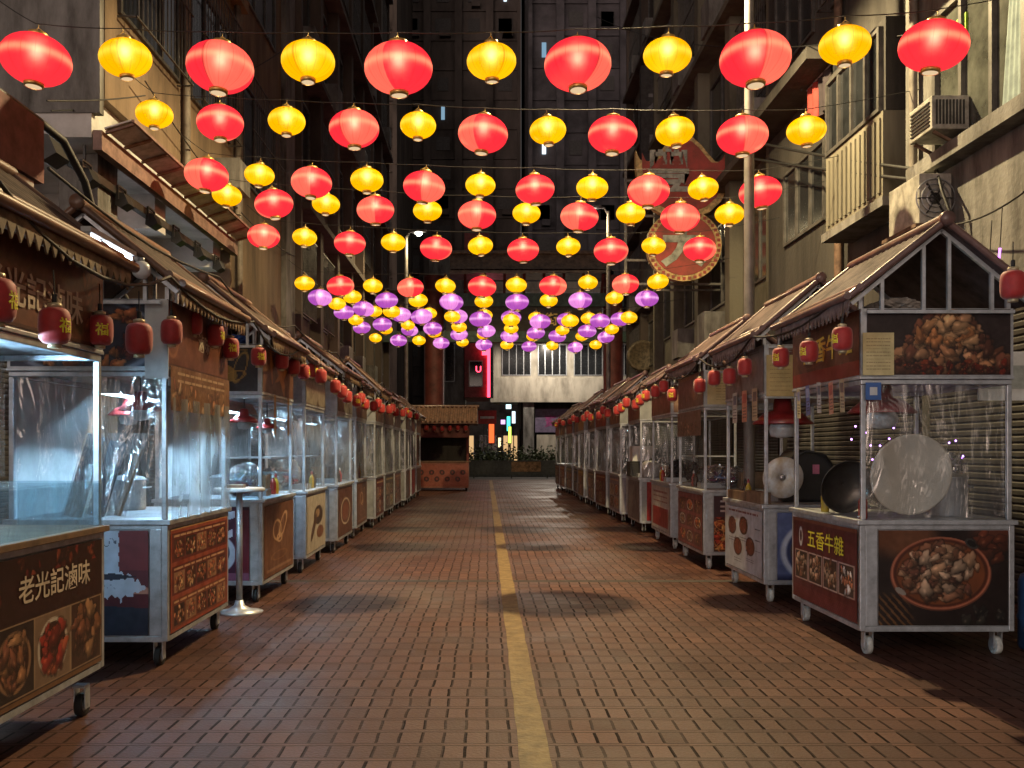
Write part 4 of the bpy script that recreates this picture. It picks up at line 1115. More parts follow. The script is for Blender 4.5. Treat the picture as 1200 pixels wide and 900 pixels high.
def caster(parent, x, y, r, near, white):
    f = MB(); f.box(x-.035, x+.035, y-.05, y+.02, .175, .19); f.box(x-.034, x-.026, y-.035, y+.03, r*.7, .175); f.box(x+.026, x+.034, y-.035, y+.03, r*.7, .175)
    f.tube([(x-.036, y, r), (x+.036, y, r)], .012)
    fo = f.build('caster', STEEL, parent)
    if near:
        MB().lathe([(r*.62, -.020), (r*.95, -.022), (r, -.014), (r, .014), (r*.95, .022), (r*.62, .020)], 20, (x, y, r), 'x').build('tyre', RIMW if white else TYRE, fo)
        MB().lathe([(0, -.018), (r*.61, -.018), (r*.61, .018), (0, .018)], 16, (x, y, r), 'x').build('rim', RIMW if white else ALU, fo)
    else:
        MB().lathe([(0, -.02), (r, -.02), (r, .02), (0, .02)], 14, (x, y, r), 'x').build('tyre', RIMW if white else TYRE, fo)
def stall(label, s, xf, y0, ln, dep=1.1, cab=STEEL, front=None, side=None, sfront=None, sside=None, zc=1.02, zs0=2.12, zs1=2.63,
          film='fs', filmm=FILM, near=True, white=False, roof=True, group=None, shelf=True, zb=.19, rz=0, lower_case=False, back=False, ridge=.56, eave_z=2.70):
    """s=-1: row at -X (street is at +X). Local frame: x = s*v (v away from the street), y = u along the street."""
    ln *= K
    jr = random.Random(int(abs(y0)*37)+int(s+2))
    if y0 > 8: eave_z += jr.uniform(-.09, .07); ridge += jr.uniform(-.12, .05); zs1 += jr.uniform(-.05, .03); xf += jr.uniform(-.05, .07); rz = R(jr.uniform(-1.6, 1.6))
    t = thing('food_stall', label, 'food cart', (s*xf, y0, 0), group, rz)
    X = lambda v: s*v
    bx = lambda mb, v0, v1, u0, u1, z0, z1, mi=0: mb.box(X(v0), X(v1), u0, u1, z0, z1, mi)
    bv = .004 if near else 0
    # cabinet: a box with bright corner bars
    mb = MB(); bx(mb, .015, dep-.015, .015, ln-.015, zb+.02, zc-.02); mb.build('cabinet', cab, t)
    mb = MB(); c = .045 if s < 0 else .04
    cw = .13
    for v0, v1, u0, u1 in ((0, c, 0, c), (0, c, ln-c, ln), (dep-c, dep, 0, c), (dep-c, dep, ln-c, ln)): bx(mb, v0, v1, u0, u1, zb, zc-.021)
    bx(mb, c, cw, 0, .0149, zb+.04, zc-.05) if near else None
    for z0, z1 in ((zb-.004, zb+.036), (zc-.055, zc-.019)):
        bx(mb, .002, c-.004, c, ln-c, z0, z1); bx(mb, dep-c+.004, dep-.002, c, ln-c, z0, z1); bx(mb, c, dep-c, .002, c-.004, z0, z1); bx(mb, c, dep-c, ln-c+.004, ln-.002, z0, z1)
    mb.build('cabinet_frame', STEEL, t, bevel=bv)
    mb = MB(); bx(mb, -.025, dep+.02, -.02, ln+.02, zc-.018, zc+.018); mb.build('counter', STEEL if not lower_case else WOOD, t, bevel=bv)
    for v, u in ((.09, .10), (.09, ln-.10), (dep-.09, .10), (dep-.09, ln-.10)): caster(t, X(v), u, .07 if near else .065, near, white)
    # art: as the viewer facing it reads it
    def face_front(art, z0, z1, name, v=-.001, u0=.05, u1=None):
        u1 = ln-.05 if u1 is None else u1
        A = art(u1-u0, z1-z0)
        return A.place(name, t, (X(v), u0 if s < 0 else u1, z0), (0, 1 if s < 0 else -1, 0), (0, 0, 1))
    def face_side(art, z0, z1, name, u=.0, v0=.05, v1=None):
        v1 = dep-.05 if v1 is None else v1
        A = art(v1-v0, z1-z0)
        return A.place(name, t, (X(v0) if s > 0 else X(v1), u, z0), (1, 0, 0), (0, 0, 1))
    if front: face_front(front, zb+.045, zc-.06, 'front_panel')
    if side: face_side(side, zb+.045, zc-.06, 'side_panel', v0=cw+.005)
    # posts and the case
    w = .035
    for v, u in ((.03, .03), (.03, ln-.03), (dep-.03, .03), (dep-.03, ln-.03)):
        MB().box(X(v)-w/2, X(v)+w/2, u-w/2, u+w/2, zc+.0185, zs0-.045).build('post', STEEL, t, bevel=bv)
    mb = MB()
    for z in (zs0-.043,):
        bx(mb, .012, .048, .05, ln-.05, z, z+.038); bx(mb, dep-.048, dep-.012, .05, ln-.05, z, z+.038); bx(mb, .012, dep-.012, .012, .048, z+.002, z+.036); bx(mb, .012, dep-.012, ln-.048, ln-.012, z+.002, z+.036)
    mb.build('case_frame', STEEL, t, bevel=bv)
    rr = random.Random(int(y0*100))
    def drape(name, side_, m):
        ph = rr.uniform(0, 6); am = rr.uniform(.008, .018); k = rr.uniform(16, 24)
        z0, z1 = zc+.03, zs0-.01
        if side_ == 'f': fn = lambda a, b: (X(.052+.0*b - am*(1-b)*math.sin(k*a*ln+ph+2*b) - .012*(1-b)), .02+(ln-.04)*a, z0+(z1-z0)*b)
        elif side_ == 'r': fn = lambda a, b: (X(.05+(dep-.1)*a), ln-.055-am*(1-b)*math.sin(k*a*dep+ph), z0+(z1-z0)*b)
        else: fn = lambda a, b: (X(.05+(dep-.1)*a), .055+am*(1-b)*math.sin(k*a*dep+ph+3*b), z0+(z1-z0)*b)
        return MB().sheet(fn, 60 if near else 30, 12 if near else 6).build(name, m, t)
    if 'f' in film: drape('front_sheet', 'f', filmm)
    if 's' in film: drape('side_sheet', 's', filmm)
    if back or s < 0:
        mb = MB(); bx(mb, dep-.010, dep+.004, .05, ln-.05, zc+.02, zs0-.045); mb.build('back_panel', WHITEP if back else GREYB, t)  # back added so the tube light has a pale surface to show on
    if shelf and near:
        mb = MB(); bx(mb, .45, dep-.05, .05, ln-.05, 1.45, 1.47); mb.build('inner_shelf', STEEL, t)
    # head boards
    mb = MB(); bx(mb, .0, dep, .0, ln, zs0-.003, zs0+.02); mb.build('canopy_tray', STEEL, t, bevel=bv)
    mb = MB(); bx(mb, .006, .026, .006, ln-.006, zs0+.021, zs1); bx(mb, .026, dep-.006, .006, .026, zs0+.021, zs1); bx(mb, .026, dep-.006, ln-.026, ln-.006, zs0+.021, zs1)
    mb.build('head_board', STEEL if near else GREYB, t)
    if sfront: face_front(sfront, zs0+.03, zs1-.005, 'canopy_front', v=.004, u0=.02, u1=ln-.02)
    if sside: face_side(sside, zs0+.03, zs1-.005, 'canopy_side', u=.004, v0=.05 if s > 0 else .05, v1=dep-.03)
    # roof
    if roof:
        tl, tr, rl = (TILE_L, TRIM_L, ROLL_L) if s < 0 else (TILE_R, TRIM_R, ROLL_R)
        e0, e1, u0, u1 = -.13, dep+.13, -.12, ln+.06
        zr = eave_z + ridge; vm = dep/2
        n = int((u1-u0)/.11)
        mb = MB()
        for va, vb in ((e0, vm), (e1, vm)):
            for off in (0, -.03):
                mb.sheet(lambda a, b: (X(va+(vb-va)*b), u0+(u1-u0)*a, eave_z+(zr-eave_z)*b + off + (.022*abs(math.sin(a*n*math.pi)) if off == 0 else 0)), n*(6 if near else 2), 1)
        mb.build('tiled_roof', tl, t)
        mb = MB(); mb.tube([(X(vm), u0-.03, zr+.02), (X(vm), u1+.03, zr+.02)], .045, 12)
        for uu in (u0-.005, u1+.005):
            for va in (e0, e1): mb.tube([(X(va), uu, eave_z+.01), (X(vm), uu, zr+.01)], .028, 10)
        mb.lathe([(0, -.03), (.050, -.03), (.055, -.01), (.055, .02), (0, .02)], 16, (X(vm), u0-.03, zr+.02), 'y')
        mb.build('ridge_roll', rl, t)
        mb = MB()
        for k, dz in ((0, .012), (.09, .075)): mb.tube([(X(e0-.02+k), u0-.03, eave_z+dz), (X(e0-.02+k), u1+.03, eave_z+dz)], .030, 12)
        mb.build('eave_roll', rl, t)
        mb = MB(); nt = int((u1-u0)/.085)
        for i in range(nt):
            a = u0 + (u1-u0)*i/nt; wd = (u1-u0)/nt
            mb.prism([(a, -.015), (a+wd, -.015), (a+wd, -.06), (a+wd*.5, -.135), (a, -.06)], lambda p, q, d: (X(e0-.005+d), p, eave_z+q), .010)
        mb.build('scalloped_trim', tr, t)
        for uu in (u0+.07,) + ((u1-.07,) if near else ()):
            mb = MB()
            for v in (.14, .45, .64, .96):
                if v < dep:
                    zt = eave_z + ridge*(1-abs(v-vm)/(vm+.13)) - .04; mb.box(X(v)-.013, X(v)+.013, uu-.013, uu+.013, zs1-.04, zt)
            for va in (e0+.04, e1-.04): mb.bar((X(va), uu, eave_z-.035), (X(vm), uu, zr-.045), .03, .03)
            mb.box(X(.03), X(dep-.03), uu-.012, uu+.012, zs1-.045, zs1-.02)
            mb.build('gable_frame', STEEL, t)
        for v in (.02, dep-.02):
            for uu in (.06, ln-.06): MB().box(X(v)-.015, X(v)+.015, uu-.015, uu+.015, zs1-.05, eave_z+.02).build('roof_post', STEEL, t)
    t['_f'] = 1; del t['_f']
    t_face[t.name] = (face_front, face_side, X)
    return t
t_face = {}
def face_normal(s): return (0, 1 if s < 0 else -1, 0)

XL, XR = 2.28, 2.80
# ---- tube-lit row (-X)
L1 = stall('blue-lit roast meat cart, white calligraphy on dark brown, cut by the frame edge', -1, XL, 2.70, 1.66, 1.2, front=art_roast, sfront=art_brownsign, zc=1.09, zb=.27, zs0=2.12, zs1=2.60, film='', back=True, lower_case=True, eave_z=2.64, shelf=False)
lettering('老光記滷味', CREAMTXT, L1, (.006, 1.52, .865), (0,1,0), (0,0,1), .145, stretch=1.15)
lettering('老光記滷味', CREAMTXT, L1, (.003, 1.30, 2.34), (0,1,0), (0,0,1), .19, stretch=1.15)
GLS = plastic_film('case_glass', (.80, .90, .94), .05, .12)
mb = MB(); mb.box(-.006, .0, .02, 2.13, 1.112, 1.36); mb.box(-.5, -.006, .02, .026, 1.112, 1.36); mb.box(-.5, -.006, 2.124, 2.13, 1.112, 1.36); mb.build('glass_case', GLS, L1)
MB().box(-.62, -.006, .02, 2.13, 1.362, 1.372).build('case_lid', GLS, L1)
MB().sheet(lambda a, b: (-.55 + .02*math.sin(a*9), .06+2.0*a, 1.40+.70*b), 50, 8).build('inner_sheet', plastic_film('creased_film', (.80, .86, .90), .16, .34, .9), L1)
L2 = stall('cart with torn white poster, menu photo grid and draped clear curtain', -1, XL, 5.22, 1.22, 1.15, front=art_menugrid, side=art_torn, sfront=art_brownsign, sside=art_bowl, zc=1.04, film='s', filmm=FILM, back=True, shelf=False)
for u0 in (0,):
    MB().sheet(lambda a, b: (.02+.016*math.sin(a*34+b), .02+1.54*a, 1.05+(1.93-1.05)*b), 90, 10).build('front_sheet', FILMB, L2)
A = Art(1.54, .32, (120,84,58), 110); A.seed(31).grain(12).chunks(46, (0, .0, 1, .55), STEW, .03, .06); A.lines(2, (.1, .6, .9, .95), (190,160,130), .012)
A.place('banner', L2, (.012, .02, 1.84), (0,1,0), (0,0,1))
MB().box(-.16, .008, -.008, -.001, 2.06, 2.62).build('white_board', WHITEP, L2)
lettering('滷味', CREAMTXT, L2, (.002, .86, 2.40), (0,1,0), (0,0,1), .15)
L3 = stall('cart with plum side panel and pale swirls on brown, next to standing table', -1, XL, 7.42, 1.18, front=art_swirl, side=art_purpleplate, sfront=art_flat((92,60,44), (190,130,60), 3), sside=art_flat((44,38,42), (190,150,70), 8), zc=1.04, film='', back=True, lower_case=False, shelf=False)
for i, u in enumerate((.45, 1.12)):
    art_paper(.09, .42, (190,150,60), (120,80,30), 4).place('price_strip', L3, (.012, u, 1.72), (0,1,0), (0,0,1))
MB().box(-.5, -.006, .02, 1.51, 1.30, 1.306).build('glass_shelf', GLS, L3)
L4 = stall('cart with pale panel of dark swirls and a grey side', -1, XL, 9.22, 1.20, front=art_darkswirl, side=art_flat((150,150,152), (110,100,100), 2), sfront=art_flat((120,112,100), (80,66,60), 5), sside=art_flat((150,150,156), (180,120,170), 6), film='fs')
L5 = stall('cart with a white ring on brown panel, clear curtains down', -1, XL, 11.02, 1.22, front=art_ring, sfront=art_flat((100,96,88), (70,60,54), 9), film='fs', cab=GREYB)
names = ['first beyond the white ring cart, coiled swirl print', 'second beyond the white ring cart, closed grey curtains', 'third beyond the white ring cart, smoky curtains',
         'fourth beyond the white ring cart, pinkish cabinet', 'fifth beyond the white ring cart, brown board']
for i, y in enumerate((12.85, 14.65, 16.45, 18.25, 20.05)):
    stall('food cart ' + names[i], -1, XL, y, 1.28, cab=[GREYB, GREYB, STEEL, LILAC, GREYB][i], front=[art_swirl, art_grid((110,44,34), [MEAT, NOOD], 20), art_grid((96,90,84), [STEW, GREENS], 22, 2, 2), art_grid((150,110,106), [NOOD, STEW, MEAT], 24), art_flat((110,90,74), (70,50,44), 26)][i],
          sfront=art_flat((92,70,56), (140,110,80), 30+i), film='fs', near=False, filmm=FILMB)
stall('bright red cabinet cart at the end of the tube-lit row', -1, XL, 21.9, 1.4, cab=REDB, front=art_flat((150,30,26), (180,60,40), 41), side=art_flat((150,30,26), (180,60,40), 42), sfront=art_flat((110,50,36), (160,110,70), 43), film='f', near=False)
stall('dim food cart past the red cabinet cart', -1, XL, 23.9, 1.4, cab=GREYB, front=art_flat((100,80,66), (70,50,44), 44), sfront=art_flat((100,66,50), (160,110,70), 45), film='fs', near=False)

# ---- row under the lamp post (+X)
R1 = stall('beef offal cart with big pot poster, yellow characters and open gable', 1, XR, 5.52, 1.24, 1.16, front=art_menu_strip, side=art_beef_pot, sfront=lambda w, h: art_flat((92,52,34), (120,70,46), 50)(w, h).rect(0, 0, 1, .22, (130,44,30)),
           sside=art_stew_heap, film='s', white=True, zc=1.01, zs0=2.09, zs1=2.62, eave_z=2.68, shelf=False)
lettering('五香牛雜', YELTXT, R1, (-.006, .74, .79), (0,-1,0), (0,0,1), .165, weight=.008, stretch=1.3)
lettering('五香牛雜', GOLDTXT, R1, (-.001, .72, 2.40), (0,-1,0), (0,0,1), .22, weight=.02, stretch=1.3)
art_paper(.235, .32).place('menu_card', R1, (.01, -.016, 2.115), (1,0,0), (0,0,1))
BLUEC = mat('blue_card', (.05, .13, .38), .5, var=.15)
b = MB().box(.03, .145, -.028, -.022, 1.93, 2.06).build('blue_card', BLUEC, R1)
MB().box(.06, .115, -.031, -.0285, 1.965, 2.025).build('white_square', WHITEP, b)
for i, u in enumerate((.22, .46, .74, 1.02, 1.26)):
    art_price(4-i)(.10, .26).place('price_tag', R1, (-.03, 1.61-u-.03, 1.84+.012*(i % 3)), (0, -1, .06*(1 if i % 2 else -1)), (0, .08, 1))
MB().tube([(-.02, -.02, 1.05), (-.02, -.02, 1.06)], .01).build('hinge', STEEL, R1)
R2 = stall('cart with white bowl menu and blue pot poster holding a white disc lid', 1, XR, 7.45, 1.22, 1.05, front=art_bowls, side=art_bigpot, sfront=art_flat((132,118,110), (90,60,50), 51), sside=art_flat((150,138,128), (110,50,40), 52), film='', white=True, zc=.98, shelf=False)
art_paper(.28, .42, (200,176,120), (160,130,80), 8).place('menu_card', R2, (.02, -.014, 2.10), (1,0,0), (0,0,1))
for i, u in enumerate((.3, .7, 1.1)): art_price(i)(.2, .34).place('price_tag', R2, (-.012, u+.08, 1.86), (0,-1,0), (0,0,1))
mb = MB(); mb.box(-.005, .10, .1, .65, 1.0, 1.12); mb.box(-.005, .10, .7, 1.45, 1.0, 1.10); mb.build('condiment_rack', WOOD, R2)
R3 = stall('cart plastered with small pink food photos and noodle poster side', 1, XR, 9.55, 1.30, 1.05, front=art_pinkgrid, side=art_noodles, sfront=art_flat((120,94,84), (170,120,90), 53), sside=art_paper, film='f', white=True, shelf=False)
A = Art(1.56, .34, (120,96,80), 110); A.seed(33).grain(10).chunks(26, (0, .1, 1, .6), STEW, .03, .06); A.place('banner', R3, (-.014, 1.63, 1.75), (0,-1,0), (0,0,1))
R4 = stall('grey cart with white and red menu panel, open fronted', 1, XR, 11.5, 1.45, 1.05, front=art_whitered, cab=STEEL, sfront=art_flat((104,72,56), (160,120,90), 54), sside=art_flat((150,120,100), (110,70,60), 55), film='', white=True)
R5 = stall('slate grey cart with a red flank, white cooker on top', 1, XR, 13.75, 1.3, 1.05, cab=GREYB, front=art_flat((120,112,112), (96,90,90), 56), side=art_flat((150,40,36), (130,36,30), 57), sfront=art_flat((110,76,58), (160,120,90), 58), film='s', near=False)
names = ['lilac grey cart with white notice panel on its side', 'first beyond the lilac grey cart, glossy curtain', 'second beyond the lilac grey cart, glossy curtain', 'third beyond the lilac grey cart, brown flank', 'fourth beyond the lilac grey cart, glossy curtain',
         'fifth beyond the lilac grey cart, pale curtain', 'sixth beyond the lilac grey cart, smoky curtain', 'brick red ended cart, last in the row under the lamp post']
for i, y in enumerate((15.75, 17.6, 19.45, 21.3, 23.15, 25.0, 26.9, 28.8)):
    stall('food cart, ' + names[i] if i not in (0, 7) else names[i], 1, XR, y, 1.4, 1.05, cab=[LILAC, GREYB, GREYB, GREYB, STEEL, GREYB, GREYB, REDB][i], front=art_grid([(130,124,136), (120,50,40), (100,90,84), (150,120,60), (60,70,90), (104,92,84), (130,60,50), (110,50,40)][i], [[MEAT, NOOD], [STEW, GREENS], [NOOD, STEW]][i % 3], 70+i, 2+i % 2, 2),
          side=art_whitered if i == 0 else None, sfront=art_flat([(110,72,54), (130,44,36), (96,70,50), (150,110,60), (80,60,54), (120,50,40)][i % 6], (200,150,90), 80+i), film='fs', near=False, filmm=FILMB if i % 2 else FILM)

# kiosk across the end of the row
t = thing('tiled_kiosk', 'red food kiosk with sloping tiled roof closing the street end', 'kiosk', (-1.75, 28.2, 0))
KP = mat('kiosk_pink', (.42, .17, .11), .6, var=.25)
MB().box(-1.05, 1.0, 0, 1.2, .12, 1.10).build('counter_body', KP, t)
A = Art(2.0, .86, (170,92,70), 60); A.seed(71).grain(8)
for i in range(9): A.ell(.1+.1*i, .62-.3*(i % 2), .10, .11, (60,26,26), ang=i, a=.9); A.ell(.1+.1*i, .62-.3*(i % 2), .04, .04, (150,60,50))
A.place('counter_print', t, (-1.02, -.003, .18), (1,0,0), (0,0,1))
MB().box(-1.1, 1.06, -.06, 1.25, 1.10, 1.15).build('counter_top', WOOD, t)
for x in (-1.0, .96):
    for y in (.05, 1.1): MB().box(x-.04, x+.04, y, y+.07, 1.15, 2.5).build('post', RED, t)
MB().box(-1.06, 1.03, -.02, .06, 2.05, 2.55).build('valance', RED, t)
MB().box(-1.0, .96, 1.18, 1.22, 1.15, 2.5).build('back_panel', CONC_D, t)
mb = MB()
mb.add([(-1.35,-.65,2.62),(1.35,-.65,2.62),(1.35,.75,3.24),(-1.35,.75,3.24),(1.35,2.15,2.62),(-1.35,2.15,2.62),(-1.35,-.65,2.57),(1.35,-.65,2.57),(1.35,2.15,2.57),(-1.35,2.15,2.57)],
       [(0,1,2,3),(3,2,4,5),(0,6,7,1),(6,9,8,7),(4,8,9,5),(1,7,8,4,2),(0,3,5,9,6)])
for i in range(16):
    x = -1.3+i*2.6/15; mb.tube([(x, -.67, 2.635), (x, .72, 3.25)], .045, 8)
mb.build('tiled_roof', mat('terracotta_tile', (.20, .11, .07), .5, var=.4, scale=5), t)
MB().tube([(-1.4, .75, 3.27), (1.4, .75, 3.27)], .07).build('ridge_roll', ROLL_L, t)
for x in (-.95, .9): 
    for y in (.1, 1.0): MB().lathe([(0, -.03), (.06, -.03), (.06, .03), (0, .03)], 12, (x, y, .06), 'x').build('caster', TYRE, t)

# ------------------------------------------------------------ things on and in the stalls
def lathe_thing(name, label, cat, loc, parts, rot=(0,0,0), group=None):
    t = thing(name, label, cat, loc, group); t.rotation_euler = rot
    for pn, prof, m, n in parts: MB().lathe(prof, n).build(pn, m, t)
    return t
TUBE = glow('fluorescent_tube', (.42, .74, 1.0), 500.0)
def tube_lamp(loc, ln, label, m=TUBE, r=.014, shade=True):
    ln *= K
    t = thing('fluorescent_lamp', label, 'lamp', loc, 'fluorescent lamps in the carts')
    MB().box(-.03, .03, 0, ln, .018, .05).build('batten', WHITEP, t)
    MB().tube([(0, .03, 0), (0, ln-.03, 0)], r, 10).build('tube', m, t)
    if shade:
        mb = MB(); mb.prism([(-.03, .017), (-.085, -.07), (-.089, -.069), (-.034, .022)], lambda a, b, w: (a, w, b), ln); mb.prism([(.03, .017), (.085, -.07), (.089, -.069), (.034, .022)], lambda a, b, w: (a, w, b), ln)
        mb.box(-.07, .07, -.004, -.001, -.065, .03); mb.build('reflector', WHITEP, t)  # skirts added to hide the glowing tube from the side
    
    for y in (.005, ln-.029): MB().box(-.015, .015, y, y+.024, -.018, .0175).build('end_cap', WHITEP, t)
    return t
tube_lamp((-2.80, 2.80, 1.98), 1.25, 'bluish white fluorescent lamp inside the roast meat cart', shade=False)
tube_lamp((-2.75, 5.35, 2.03), .95, 'bluish white fluorescent lamp inside the torn poster cart')
tube_lamp((-2.75, 7.55, 2.03), .95, 'bluish white fluorescent lamp inside the plum panel cart', glow('tube_dimmer', (.46, .76, 1.0), 380.0))
tube_lamp((-2.75, 9.35, 2.03), .95, 'fluorescent lamp inside the dark swirl cart', glow('tube_dim', (.5, .78, 1.0), 120.0))
tube_lamp((-2.75, 11.15, 2.03), .95, 'fluorescent lamp inside the white ring cart', glow('tube_dim', (.5, .78, 1.0), 120.0))
tube_lamp((-2.33, 4.25, 2.80), .55, 'white fluorescent lamp under the eave roll of the roast meat cart', glow('tube_eave', (.8, .9, 1.0), 9.0), .012, False)
def heat_lamp(loc, label, big=1.0, ztop=2.09):
    t = thing('heat_lamp', label, 'lamp', loc, 'red heat lamp shades in the carts')
    b = big
    MB().lathe([(.155*b, -.075*b), (.16*b, -.07*b), (.10*b, -.015*b), (.05*b, .0), (.045*b, .06*b), (.03*b, .07*b), (0, .07*b)], 28).build('lamp_shade', REDSHADE, t)
    MB().lathe([(0, -.15*b), (.06*b, -.14*b), (.075*b, -.10*b), (.06*b, -.06*b), (.03*b, -.03*b)], 18).build('bulb', mat('unlit_bulb', (.55, .58, .6), .25), t)
    MB().tube([(0, 0, .07*b), (0, 0, ztop-loc[2])], .006, 6).build('cord', BLACKP, t)
    return t
heat_lamp((-2.58, 5.45, 1.92), 'red heat lamp shade over a pale bulb in the torn poster cart, nearer the street')
heat_lamp((-2.84, 5.80, 1.90), 'red heat lamp shade in the torn poster cart, deeper inside')
heat_lamp((-2.86, 3.55, 1.93), 'red heat lamp shade in the roast meat cart beside its post', 1.0)
heat_lamp((-2.56, 7.70, 1.92), 'red heat lamp shade over the plum panel cart')
heat_lamp((-2.50, 8.30, 1.86), 'smaller red heat lamp shade hanging by the price strips', .8)
heat_lamp((3.22, 6.0, 1.98), 'wide dark red heat lamp shade behind the plastic of the beef cart', 1.7, 2.08)
heat_lamp((3.15, 7.85, 1.98), 'wide red heat lamp shade over the white disc lid', 2.0, 2.1)
# round white lid leaning behind the plastic of the beef cart
LIDM = mat('cream_plastic_lid', (.62, .58, .50), .45, var=.15, scale=3)
t = thing('round_lid', 'big round cream lid in cling film leaning on the beef cart front', 'lid', (3.26, 5.66, 1.365)); t.rotation_euler = (R(-82), 0, 0)
MB().lathe([(0, .018), (.26, .016), (.30, .008), (.315, 0), (.315, -.014), (.30, -.014), (.27, -.002), (0, .0)], 48).build('disc', LIDM, t)
MB().sheet(lambda a, b: (.31*math.cos(a*2*math.pi)*(1-b*.99), .31*math.sin(a*2*math.pi)*(1-b*.99), .024+.006*math.sin(a*40)), 64, 6).build('cling_film', plastic_film('cling', (.95,.95,.95), .04, .16), t)
t = thing('wok', 'dark steel wok leaning beside the cream lid, handle toward the street', 'wok', (2.98, 6.1, 1.25)); t.rotation_euler = (R(-75), 0, R(6))
DKST = mat('seasoned_steel', (.16, .145, .13), .32, metal=.8, var=.3, scale=4)
MB().lathe([(0, .10), (.08, .095), (.15, .07), (.20, .02), (.222, -.01), (.228, -.01), (.205, .025), (.155, .078), (.08, .104), (0, .108)], 40).build('bowl', DKST, t)
MB().tube([(.0, .0, .10), (.10, .0, .16), (.24, .02, .20)], [.014, .012, .013], 10).build('handle', DKST, t)
# clutter of film-wrapped pans in the beef cart
rr = random.Random(4)
FILMBAG = plastic_film('bag_film', (.88, .88, .90), .07, .28, .8)
def crumpled_bag(loc, size, label, seed, m=FILMBAG, core=None):
    rr = random.Random(seed); t = thing('plastic_bag', label, 'plastic bag', loc)
    ph = [rr.uniform(0, 6) for _ in range(8)]
    def fn(a, b):
        th, p_ = a*2*math.pi, b*math.pi
        r = 1 + .15*math.sin(3*th+ph[0])*math.sin(2*p_+ph[1]) - .14*abs(math.sin(4.5*th+ph[2]+2*p_)) - .10*abs(math.sin(11*th+6*p_+ph[3])) + .06*math.sin(17*th-8*p_+ph[4]) + .12*math.sin(2*th+ph[5])
        z = -math.cos(p_); sx = math.sin(p_)**.6
        return (size[0]*r*sx*math.cos(th), size[1]*r*sx*math.sin(th), max(0, size[2]*(1+z*r*.9)))
    MB().sheet(fn, 56, 28, smooth=False).build('bag', m, t)
    if core:
        for k in range(9):
            c = Vector((rr.uniform(-.5, .5)*size[0], rr.uniform(-.5, .5)*size[1], rr.uniform(.25, 1.15)*size[2]))
            d = Vector((rr.gauss(0, 1), rr.gauss(0, 1), rr.gauss(0, .6))).normalized()*size[0]*.38
            MB().bar(c-d, c+d, size[0]*.42, size[0]*.12).build('packet', [core, core, PKB, PKW][k % 4], t)
    return t
PKB = mat('blue_packet', (.06, .12, .36), .4); PKW = mat('white_packet', (.6, .6, .62), .4)
crumpled_bag((3.62, 6.0, 1.03), (.26, .22, .28), 'big crumpled clear bag heaped next to the cream lid', 3)
crumpled_bag((3.45, 6.45, 1.03), (.2, .16, .2), 'clear bag of pans behind the cream lid', 5)
PURP = mat('purple_food', (.22, .08, .16), .5, var=.5, scale=20); REDF = mat('red_packets', (.32, .05, .06), .5, var=.5, scale=18)
BLUP = mat('blue_cloth', (.05, .12, .42), .6, var=.4)
crumpled_bag((-2.62, 3.3, 1.115), (.13, .16, .05), 'small blue cloth lying in the glass case', 7, BLUP)
BLUEW = mat('pale_pink_sheet', (.55, .40, .48), .6)
crumpled_bag((-2.62, 7.72, 1.06), (.14, .14, .14), 'clear bag of red and blue packets by the plum cart post', 8, FILMBAG, REDF)
crumpled_bag((-2.7, 8.15, 1.06), (.2, .2, .18), 'lumpy bag of red packets further along the plum cart', 9, FILMBAG, REDF)
crumpled_bag((-2.65, 9.7, 1.06), (.2, .28, .2), 'bag of red striped cloth in the dark swirl cart', 10, FILMBAG, REDF)
crumpled_bag((3.2, 10.1, 1.04), (.25, .3, .16), 'bag of purple red food in the pink photo cart', 12, FILMBAG, PURP)
crumpled_bag((3.2, 12.1, 1.04), (.25, .3, .18), 'dark bag on the white and red menu cart', 13, mat('black_bag', (.03,.03,.032), .35, var=.4, scale=14))
# film-wrapped boards leaning in the torn poster cart
DKB = mat('dark_board', (.06, .075, .10), .5, var=.3)
for i, (x, lab) in enumerate(((-3.02, 'dark board leaning behind plastic in the torn poster cart, first'), (-2.88, 'dark board leaning behind plastic in the torn poster cart, middle one'), (-2.74, 'brown board leaning behind plastic in the torn poster cart'))):
    t = thing('leaning_board', lab, 'board', (x, 5.40+.05*i, 1.063), 'boards leaning in the torn poster cart')
    mb = MB(); mb.bar((-.04, 0, .0), (.10, .10, .60-.05*i), .13, .02); mb.build('board', DKB if i < 2 else WOOD, t, bevel=.004)
    mb = MB(); mb.sheet(lambda a, b: (-.11+.14*a+.14*b+.008*math.sin(a*20), -.035+.10*b, .62*b), 14, 8); mb.build('plastic_wrap', FILMBAG, t)
# white disc (lid with a hub hole) and machine on the white bowl cart
t = thing('disc_lid', 'white metal disc lid with a hub hole hung in the white bowl cart', 'lid', (3.06, 7.62, 1.27)); t.rotation_euler = (R(-86), 0, R(4))
MB().lathe([(.035, .03), (.10, .028), (.115, .012), (.20, .008), (.215, 0), (.215, -.012), (.10, -.006), (.035, .01), (.035, .03)], 40).build('disc', mat('worn_white_metal', (.72, .74, .74), .35, metal=.1, var=.4, scale=7, col2=(.50, .42, .28)), t)
MB().lathe([(0, .036), (.02, .036), (.032, .022), (.032, 0), (0, 0)], 16).build('hub', STEEL, t)
t = thing('cooking_machine', 'black covered cooking machine behind the white disc lid', 'machine', (3.42, 7.85, 1.0))
MB().prism([(-.28, 0), (.3, 0), (.34, .30), (.2, .52), (-.1, .56), (-.26, .36)], lambda a, b, w: (a, w, b), .5).build('body', BLACK, t, bevel=.03)
MB().box(.05, .12, -.012, -.001, .30, .40).build('pink_label', mat('pink_label', (.6, .2, .35), .6), t)
mb = MB(); mb.tube([(-.2, -.02, .45), (-.05, -.10, .55), (.15, -.10, .50), (.25, -.02, .4)], .014); mb.build('hose', BLACK, t)
